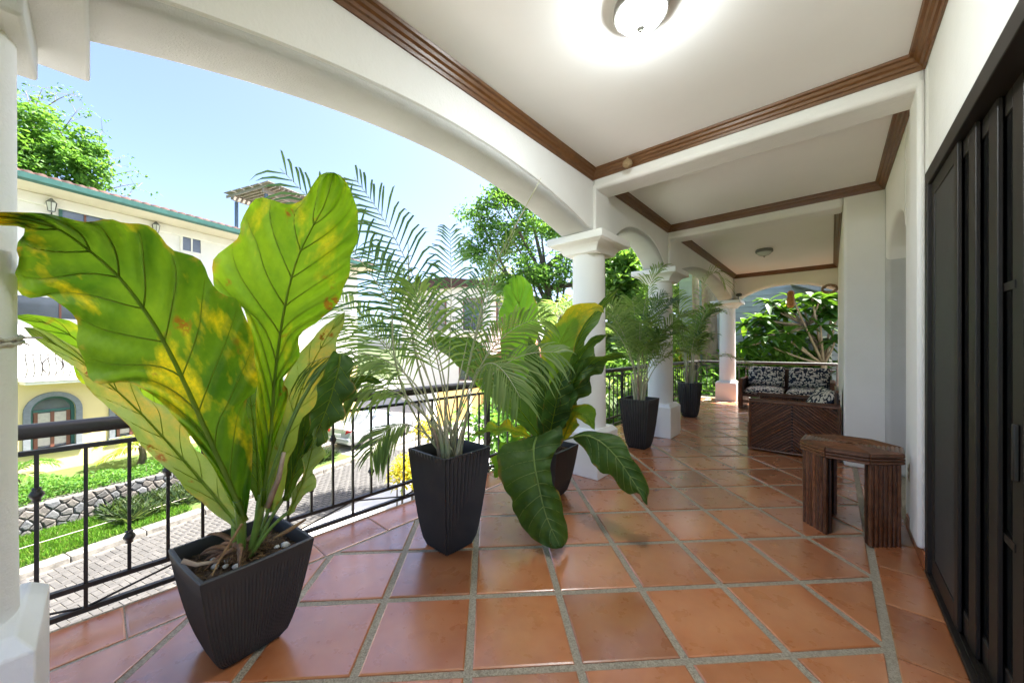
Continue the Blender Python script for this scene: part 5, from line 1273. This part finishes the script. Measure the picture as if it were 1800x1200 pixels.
MB().add([(-.66, 1.10, 1.04), (.66, 1.10, 1.04), (.52, .52, 1.405), (-.52, .52, 1.405)], [(0, 1, 2, 3)]).build('windscreen', K['win'], CR, world=False)
for sg in (-1, 1):
    MB().add([(sg * .80, -1.15, .95), (sg * .80, .85, .95), (sg * .64, .35, 1.36), (sg * .64, -.68, 1.36)], [(0, 1, 2, 3)]).build('side_window', K['win'], CR, world=False)
    MB().loft([[(sg * .50, -2.19, .72), (sg * .78, -2.14, .74), (sg * .78, -2.08, .74), (sg * .50, -2.12, .72)], [(sg * .54, -2.17, .92), (sg * .795, -2.12, .93), (sg * .795, -2.04, .93), (sg * .54, -2.10, .92)]]).build('tail_light', K['tail'], CR, world=False)
    for y in (-1.36, 1.36):
        W_ = MB().tube([(sg * .70, y, .31), (sg * .895, y, .31)], .31, 20).build('wheel', K['tyre'], CR, smooth=40, world=False)
        MB().tube([(sg * .89, y, .31), (sg * .905, y, .31)], .19, 14).build('rim', K['lamp_metal'], W_, smooth=40, world=False)
MB().box(-.80, .80, -2.27, -2.16, .38, .60).build('bumper', K['carpaint'], CR, bevel=.05, world=False)
MB().box(-.25, .25, -2.215, -2.195, .64, .76).build('number_plate', K['white_wall'], CR, world=False)

# ------------------------------------------------------------------ trees, garden
def tree(name, label, base, top, r0, clumps, n, size, m, bark='bark', asp=.42, lean=(0, 0), group=None, twigs=0):
    T = thing(name, label, 'tree', tuple(base), 0, group)
    b0 = Vector(base); tp = Vector(top); mid_ = (b0 + tp) / 2 + Vector((lean[0], lean[1], 0))
    P = bz(b0, mid_, tp, 10); TRK = MB().tube(P, [r0 * (1.15 - .7 * i / 10) for i in range(11)], 9).build('trunk', K[bark], T, smooth=True)
    pts = []
    tot = sum(c[1] ** 2 for c in clumps)
    for c, rad in clumps:
        c = Vector(c); s_ = P[random.randint(4, 10)]
        MB().tube(bz(s_, (s_ + c) / 2 + Vector((0, 0, rad * .25)), c, 6), [r0 * .42 * (1 - .85 * i / 6) for i in range(7)], 6).build('limb', K[bark], TRK, smooth=True)
        k = max(30, int(n * rad ** 2 / tot)); nsub = max(4, int(5 + rad * 5))
        subs = RNG.normal(size=(nsub, 3)); subs /= np.linalg.norm(subs, axis=1)[:, None]; subs *= (rad * RNG.uniform(.35, .95, nsub))[:, None]; subs[:, 2] *= .75
        for sb_ in subs[:max(2, nsub // 2)]:
            MB().tube([c, c + Vector(sb_) * .6 + Vector((0, 0, .05)), c + Vector(sb_)], [r0 * .08, r0 * .05, r0 * .02], 4).build('twig', K[bark], TRK)
        ks = k // nsub + 1
        for sb_ in subs:
            q = RNG.normal(size=(ks, 3)) * rad * .24; q[:, 2] *= .7; pts.append(np.array(c) + sb_ + q)
    leaf_cloud('crown', np.concatenate(pts), size, K[m], T, asp, .5)
    return T
random.seed(31)
# tree behind the villa roof, top left
def A(px, py, d): return at(px, py, d)
tree('leafy_tree', 'bright green tree rising behind the villa roof at top left', (A(60, 700, 21).x, A(60, 700, 21).y, STZ), A(70, 300, 21), .28,
     [(A(60, 215, 20.5), 1.5), (A(30, 260, 20), 1.7), (A(110, 250, 21), 1.4), (A(150, 290, 21), 1.1), (A(60, 300, 20.5), 1.7), (A(130, 320, 21), 1.3), (A(-40, 230, 20), 2.2), (A(-60, 320, 20), 2.2), (A(170, 265, 21.5), .6)], 15000, .26, 'fol_bright', asp=.55)
# thin, nearly bare tree beside it
T = thing('bare_tree', 'thin nearly bare tree with few leaves beside the green crown', 'tree', (A(200, 650, 23).x, A(200, 650, 23).y, STZ))
root = Vector((A(150, 650, 23).x, A(150, 650, 23).y, STZ))
P = bz(root, A(140, 480, 23), A(165, 330, 23), 10); TRK = MB().tube(P, [.16 - .11 * i / 10 for i in range(11)], 7).build('trunk', K['bark_pale'], T, smooth=True)
lv = []
for (a, b_) in (((150, 330), (235, 300)), ((160, 345), (250, 322)), ((150, 350), (225, 345)), ((80, 190), (130, 165)), ((60, 200), (75, 155)), ((165, 330), (195, 280)), ((140, 330), (180, 230)), ((100, 250), (140, 190)), ((60, 220), (45, 160)), ((160, 340), (215, 375))):
    p, q = A(*a, 22.5), A(*b_, 22.5); pts = bz(p, (p + q) / 2 + Vector((0, 0, .3)), q, 6); MB().tube([P[8]] + pts if a[1] > 320 else [P[10]] + pts, [.05] + [.035 - .028 * i / 6 for i in range(7)], 5).build('limb', K['bark_pale'], TRK, smooth=True)
    for k in range(7):
        s_ = pts[random.randint(2, 6)]; e = s_ + Vector((random.gauss(0, .4), random.gauss(0, .4), random.gauss(.15, .35))); MB().tube([s_, e], [.012, .004], 4).build('twig', K['bark_pale'], TRK)
        lv += [tuple(e + Vector((random.gauss(0, .12), random.gauss(0, .12), random.gauss(0, .1)))) for _ in range(5)]
leaf_cloud('crown', np.array(lv), .2, K['fol_bright'], T, .5, .4)
# big tree in the middle distance between the palm and the columns
tree('leafy_tree', 'tall airy tree behind the upright green leaf and the first column', (A(985, 700, 13.5).x, A(985, 700, 13.5).y, STZ), A(960, 470, 13.5), .25,
     [(A(840, 380, 13), .8), (A(880, 350, 13), .8), (A(850, 440, 13), .9), (A(900, 420, 13), 1.0), (A(950, 400, 13.4), 1.1), (A(930, 480, 13), .95), (A(985, 480, 13.4), 1.1), (A(870, 500, 13), .7), (A(1000, 420, 13.6), 1.1), (A(960, 540, 13.2), .8), (A(920, 330, 13.4), 1.1), (A(1080, 460, 14), 1.3), (A(1075, 400, 14), 1.3), (A(1100, 510, 14), 1.2)], 19000, .16, 'fol_bright', asp=.42)
tree('leafy_tree', 'pale thin crowned tree far beyond the palm fronds', (A(870, 660, 30).x, A(870, 660, 30).y, STZ), A(868, 560, 30), .2,
     [(A(850, 520, 30), 1.6), (A(880, 500, 30), 1.8), (A(900, 540, 30), 1.6), (A(840, 545, 30), 1.2)], 4200, .20, 'fol_yellow', 'bark_pale')
# tree behind the second and third columns
tree('leafy_tree', 'broad leaved tree seen between the first two columns', (A(1130, 700, 12).x, A(1130, 700, 12).y, STZ), A(1120, 520, 12), .2,
     [(A(1080, 470, 11.5), .8), (A(1120, 470, 11.5), .8), (A(1090, 530, 11.5), .8), (A(1130, 540, 12), .9), (A(1075, 590, 11.2), .8), (A(1110, 610, 11.4), .9), (A(1060, 640, 11), .8), (A(1150, 600, 12), .9), (A(1100, 680, 11), .9), (A(1140, 660, 11.5), .9)], 13000, .22, 'fol_mid', asp=.45)
tree('leafy_tree', 'yellow green bush tree beside the far corner column', (A(1265, 720, 15).x, A(1265, 720, 15).y, STZ), A(1262, 560, 15), .16,
     [(A(1262, 560, 14.5), .55), (A(1275, 600, 14.5), .7), (A(1250, 640, 14.5), .8), (A(1285, 660, 14.5), .8), (A(1210, 640, 14), .9), (A(1230, 700, 14), 1.0), (A(1280, 700, 14), 1.0)], 7000, .22, 'fol_yellow', asp=.5)
tree('leafy_tree', 'dark leafy tree behind the pale trunks past the second column', (A(1215, 720, 17).x, A(1215, 720, 17).y, STZ), A(1215, 560, 17), .2,
     [(A(1190, 520, 16.5), 1.0), (A(1180, 580, 16.5), 1.0), (A(1220, 540, 17), 1.2), (A(1260, 500, 17.5), 1.0), (A(1190, 640, 16), 1.2), (A(1240, 620, 17), 1.3), (A(1160, 520, 16), 1.1), (A(1160, 640, 16), 1.3)], 9000, .24, 'fol_dark', asp=.5)
# garden palms
def garden_palm(label, base, top, r0, n, fl, m, bark='bark_pale', ll=.55, seed=1):
    random.seed(seed)
    T = thing('garden_palm', label, 'palm', tuple(base), 0, 'palms in the garden')
    b0, tp = Vector(base), Vector(top)
    MB().tube(bz(b0, (b0 + tp) / 2 + Vector((.1, .1, 0)), tp, 10), [r0 * (1 - .35 * i / 10) * (1 + .05 * (i % 2)) for i in range(11)], 9).build('trunk', K[bark], T, smooth=True)
    for i in range(n):
        a = 6.28 * i / n + random.uniform(-.2, .2); e = random.uniform(.1, 1.1); q = tp
        p1 = q + Vector((math.cos(a) * fl * .45, math.sin(a) * fl * .45, fl * .55 * e)); p2 = q + Vector((math.cos(a) * fl, math.sin(a) * fl, fl * (e * .55 - .35)))
        frond(T, q, p1, p2, K[m], ll, 22, .022, .12, .35, .25, rr=.018, n_pts=12)
    return T
garden_palm('little palm growing against the yellow villa wall', st(5.95, 16.4, STZ + .8), st(5.95, 16.4, STZ + 1.35), .11, 11, 1.0, 'fol_yellow', 'bark', .36, 2)
garden_palm('little palm at the left edge of the villa yard', st(3.4, 16.6, STZ + .8), st(3.4, 16.6, STZ + 1.2), .10, 9, .8, 'fol_mid', 'bark', .34, 4)
p = A(985, 640, 9.5); garden_palm('feathery garden palm left of the first column', (p.x, p.y, STZ), A(985, 560, 9.5), .10, 12, 1.3, 'palm', 'bark_pale', .5, 6)
p = A(1085, 690, 8.2); garden_palm('garden palm low behind the railing between the columns', (p.x, p.y, STZ), A(1085, 690, 8.2), .09, 12, 1.2, 'palm', 'bark_pale', .45, 8)
p = A(1218, 640, 13); garden_palm('tall palm with pale trunk past the second column', (p.x, p.y, STZ), A(1222, 470, 13), .16, 13, 1.7, 'palm', 'bark_pale', .6, 9)
# pale trunks past the second column
T = thing('pale_trunk', 'thick pale tree trunk with roots past the second column', 'tree', (A(1245, 700, 13.5).x, A(1245, 700, 13.5).y, STZ))
p0 = Vector((A(1248, 700, 13.5).x, A(1248, 700, 13.5).y, STZ)); pe = A(1240, 380, 13.5)
TRK = MB().tube(bz(p0, (p0 + pe) / 2 + Vector((.15, 0, 0)), pe, 10), [.36, .32, .30, .28, .27, .26, .25, .24, .22, .2, .18], 12).build('trunk', K['bark_pale'], T, smooth=True)
for i in range(12):
    a = random.uniform(0, 6.28); z0 = random.uniform(STZ + 2, CAMH + 1.2); q = p0.lerp(pe, (z0 - STZ) / (pe.z - STZ)); L_ = random.uniform(.5, 1.5)
    pts = bz(q, q + Vector((math.cos(a) * L_ * .5, math.sin(a) * L_ * .5, random.uniform(-.3, .5))), q + Vector((math.cos(a) * L_, math.sin(a) * L_, random.uniform(-.9, .6))), 6); MB().tube(pts, [.035, .03, .026, .022, .018, .012, .006], 5).build('limb', K['bark_pale'], TRK, smooth=True)
# broad leaved plumeria behind the loveseat
K['plum'] = blade_mat('plumeria leaf', (.022, .075, .012), (.045, .125, .018), (.28, .28, .03), -.03, False, 7.7, .25)
def rosette(T, parent, c, n, L_, W_, seed):
    random.seed(seed); V = []; Fc = []; UV = []; inv = root_matrix(T).inverted()
    for i in range(n):
        a = 6.28 * i / n * 1.62 + random.uniform(-.3, .3); e = random.uniform(-.5, .9); l_ = L_ * random.uniform(.7, 1.1)
        d = Vector((math.cos(a) * math.cos(e), math.sin(a) * math.cos(e), math.sin(e))); sd_ = d.cross(Vector((0, 0, 1))).normalized(); up_ = sd_.cross(d)
        b0 = len(V); ks = 6
        for k in range(ks + 1):
            t_ = k / ks; w_ = W_ * math.sin(math.pi * min(1, (.08 + .92 * t_)) ** .85) ** .8 if k < ks else .001
            p = Vector(c) + d * l_ * t_ + Vector((0, 0, -1)) * l_ * .35 * t_ * t_
            for s_ in (-1, 0, 1): V.append(tuple(inv @ (p + sd_ * s_ * w_ + up_ * abs(s_) * w_ * .3))); UV.append((s_ * w_ + i * .37, t_ * l_))
        for k in range(ks):
            for j in (0, 1): Fc.append((b0 + k * 3 + j, b0 + k * 3 + j + 1, b0 + (k + 1) * 3 + j + 1, b0 + (k + 1) * 3 + j))
    me = np_mesh('leaf_rosette', V, Fc, UV); me.shade_smooth(); return link_mesh('leaf_rosette', me, K['plum'], parent)
T = thing('plumeria_tree', 'plumeria with big glossy leaves and bare grey branches behind the loveseat', 'tree', (A(1445, 760, 11).x, A(1445, 760, 11).y, STZ))
p0 = Vector((A(1462, 700, 11).x, A(1462, 700, 11).y, STZ)); j1 = A(1448, 640, 11); j2 = A(1420, 570, 11); j3 = A(1438, 530, 11)
TRK = MB().tube([p0, A(1460, 760, 11), j1, j2], [.11, .09, .075, .055], 9).build('trunk', K['bark_pale'], T, smooth=True)
ends = [((1390, 545), j2), ((1350, 530), j2), ((1370, 575), j2), ((1335, 560), j2), ((1310, 570), j2), ((1400, 600), j1), ((1360, 610), j1), ((1440, 530), j2), ((1465, 520), j3), ((1470, 560), j1), ((1440, 600), j1), ((1325, 600), j2), ((1385, 585), j2), ((1345, 590), j2), ((1415, 545), j2), ((1455, 545), j2)]
ends += [((random.uniform(1305, 1475), random.uniform(515, 625)), random.choice((j1, j2))) for _ in range(16)]
for i, ((x, y), j) in enumerate(ends):
    e = A(x, y, random.uniform(10.4, 11.6)); MB().tube(bz(j, (j + e) / 2 - Vector((0, 0, .1)), e, 5), [.04, .036, .032, .03, .028, .026], 6).build('limb', K['bark_pale'], TRK, smooth=True)
    rosette(T, T, e, 15, .58, .088, 40 + i)
# shrubs filling the garden beyond the railing
def shrub(label, c, r, n, size, m, asp=.45, seed=0, group='garden shrubs beyond the railing', cat='shrub', gz=None):
    random.seed(seed); c = Vector(c); base = (c.x, c.y, STZ - .05)
    T = thing('shrub', label, cat, base, 0, group); pts = []
    hgt = c.z - STZ; ns = 16
    for i in range(ns):
        a = random.uniform(0, 6.28); q = Vector((c.x + math.cos(a) * r * random.uniform(.2, .9), c.y + math.sin(a) * r * random.uniform(.2, .9), c.z + r * random.uniform(-1.3, .6)))
        pts.append(np.array(q) + RNG.normal(size=(n // ns, 3)) * r * .26)
    for i in range(6):
        a = R(60 * i); MB().tube(bz((base[0] + .1 * math.cos(a), base[1] + .1 * math.sin(a), base[2]), (c.x + .2 * math.cos(a), c.y + .2 * math.sin(a), (base[2] + c.z) / 2), (c.x + r * .6 * math.cos(a), c.y + r * .6 * math.sin(a), c.z), 6), [.03, .028, .024, .02, .016, .012, .006], 5).build('stem', K['bark'], T, smooth=True)
    leaf_cloud('foliage', np.concatenate(pts), size, K[m], T, asp, .45); return T
shrub('yellow flowering shrub below the railing behind the ribbed pot', A(716, 815, 6.2), .26, 800, .09, 'fol_flower', .4, 1)
shrub('yellow blossoming shrub peeping out above the ribbed pot rim', A(745, 740, 6.8), .22, 350, .07, 'fol_flower', .4, 11)
shrub('bright green shrub behind the drooping leaf plant pot', A(905, 790, 6.0), .8, 2600, .16, 'fol_bright', .4, 2)
shrub('dense green shrub left of the first column base', A(960, 730, 7.2), .9, 2800, .18, 'fol_mid', .42, 3)
shrub('leafy shrub low between the first and second columns', A(1085, 740, 8), 1.0, 3000, .2, 'fol_mid', .42, 4)
shrub('dark shrub behind the railing left of the second column', A(1060, 690, 9), 1.1, 3000, .2, 'fol_dark', .42, 5)
shrub('bright green shrub behind the pale trunks', A(1200, 700, 12), 1.2, 3000, .22, 'fol_bright', .45, 6)
shrub('bright shrub behind the end railing left of the loveseat', A(1265, 670, 12.5), .9, 2400, .2, 'fol_bright', .5, 7)
shrub('leafy shrub below the plumeria behind the end railing', A(1340, 660, 12), 1.1, 3000, .22, 'fol_mid', .45, 8)
shrub('dark shrub under the plumeria trunk', A(1440, 670, 12), 1.1, 2600, .22, 'fol_dark', .45, 9)
# grey boarded house behind the plumeria
K['siding'] = mat('blue grey boards', (.36, .40, .45), (.31, .35, .40), .7, 3, rnd=.06)
K['grey_roof'] = mat('grey fascia', (.20, .21, .23), None, .6)
GX0, GX1, GY = -4.6, 4.2, 15.4
T = thing('boarded_house', 'blue grey boarded house behind the plumeria', 'house', (0, GY, STZ))
MB().box(GX0, GX1, GY + .02, GY + 5, STZ, CAMH + 3.2).build('wall', K['grey_roof'], T)
for i in range(26):
    z = CAMH - 1.6 + i * .19
    MB().loft([[(GX0, GY - .02, z), (GX1, GY - .02, z), (GX1, GY + .019, z), (GX0, GY + .019, z)], [(GX0, GY + .002, z + .186), (GX1, GY + .002, z + .186), (GX1, GY + .019, z + .186), (GX0, GY + .019, z + .186)]]).build('board', K['siding'], T)
MB().loft([[(x, GY - 1.0, z) for x, z in ((-1.0, CAMH + 2.0), (-1.0, CAMH + 2.18), (2.6, CAMH + .55), (2.6, CAMH + .38))], [(x, GY - .03, z) for x, z in ((-1.0, CAMH + 2.0), (-1.0, CAMH + 2.18), (2.6, CAMH + .55), (2.6, CAMH + .38))]]).build('roof', K['grey_roof'], T)
for x in (-.9, .6):
    W_ = MB().box(x, x + .9, GY - .06, GY - .021, CAMH - .6, CAMH + .35).build('window', K['white_wall'], T); MB().box(x + .07, x + .83, GY - .075, GY - .061, CAMH - .53, CAMH + .28).build('pane', K['win'], W_)
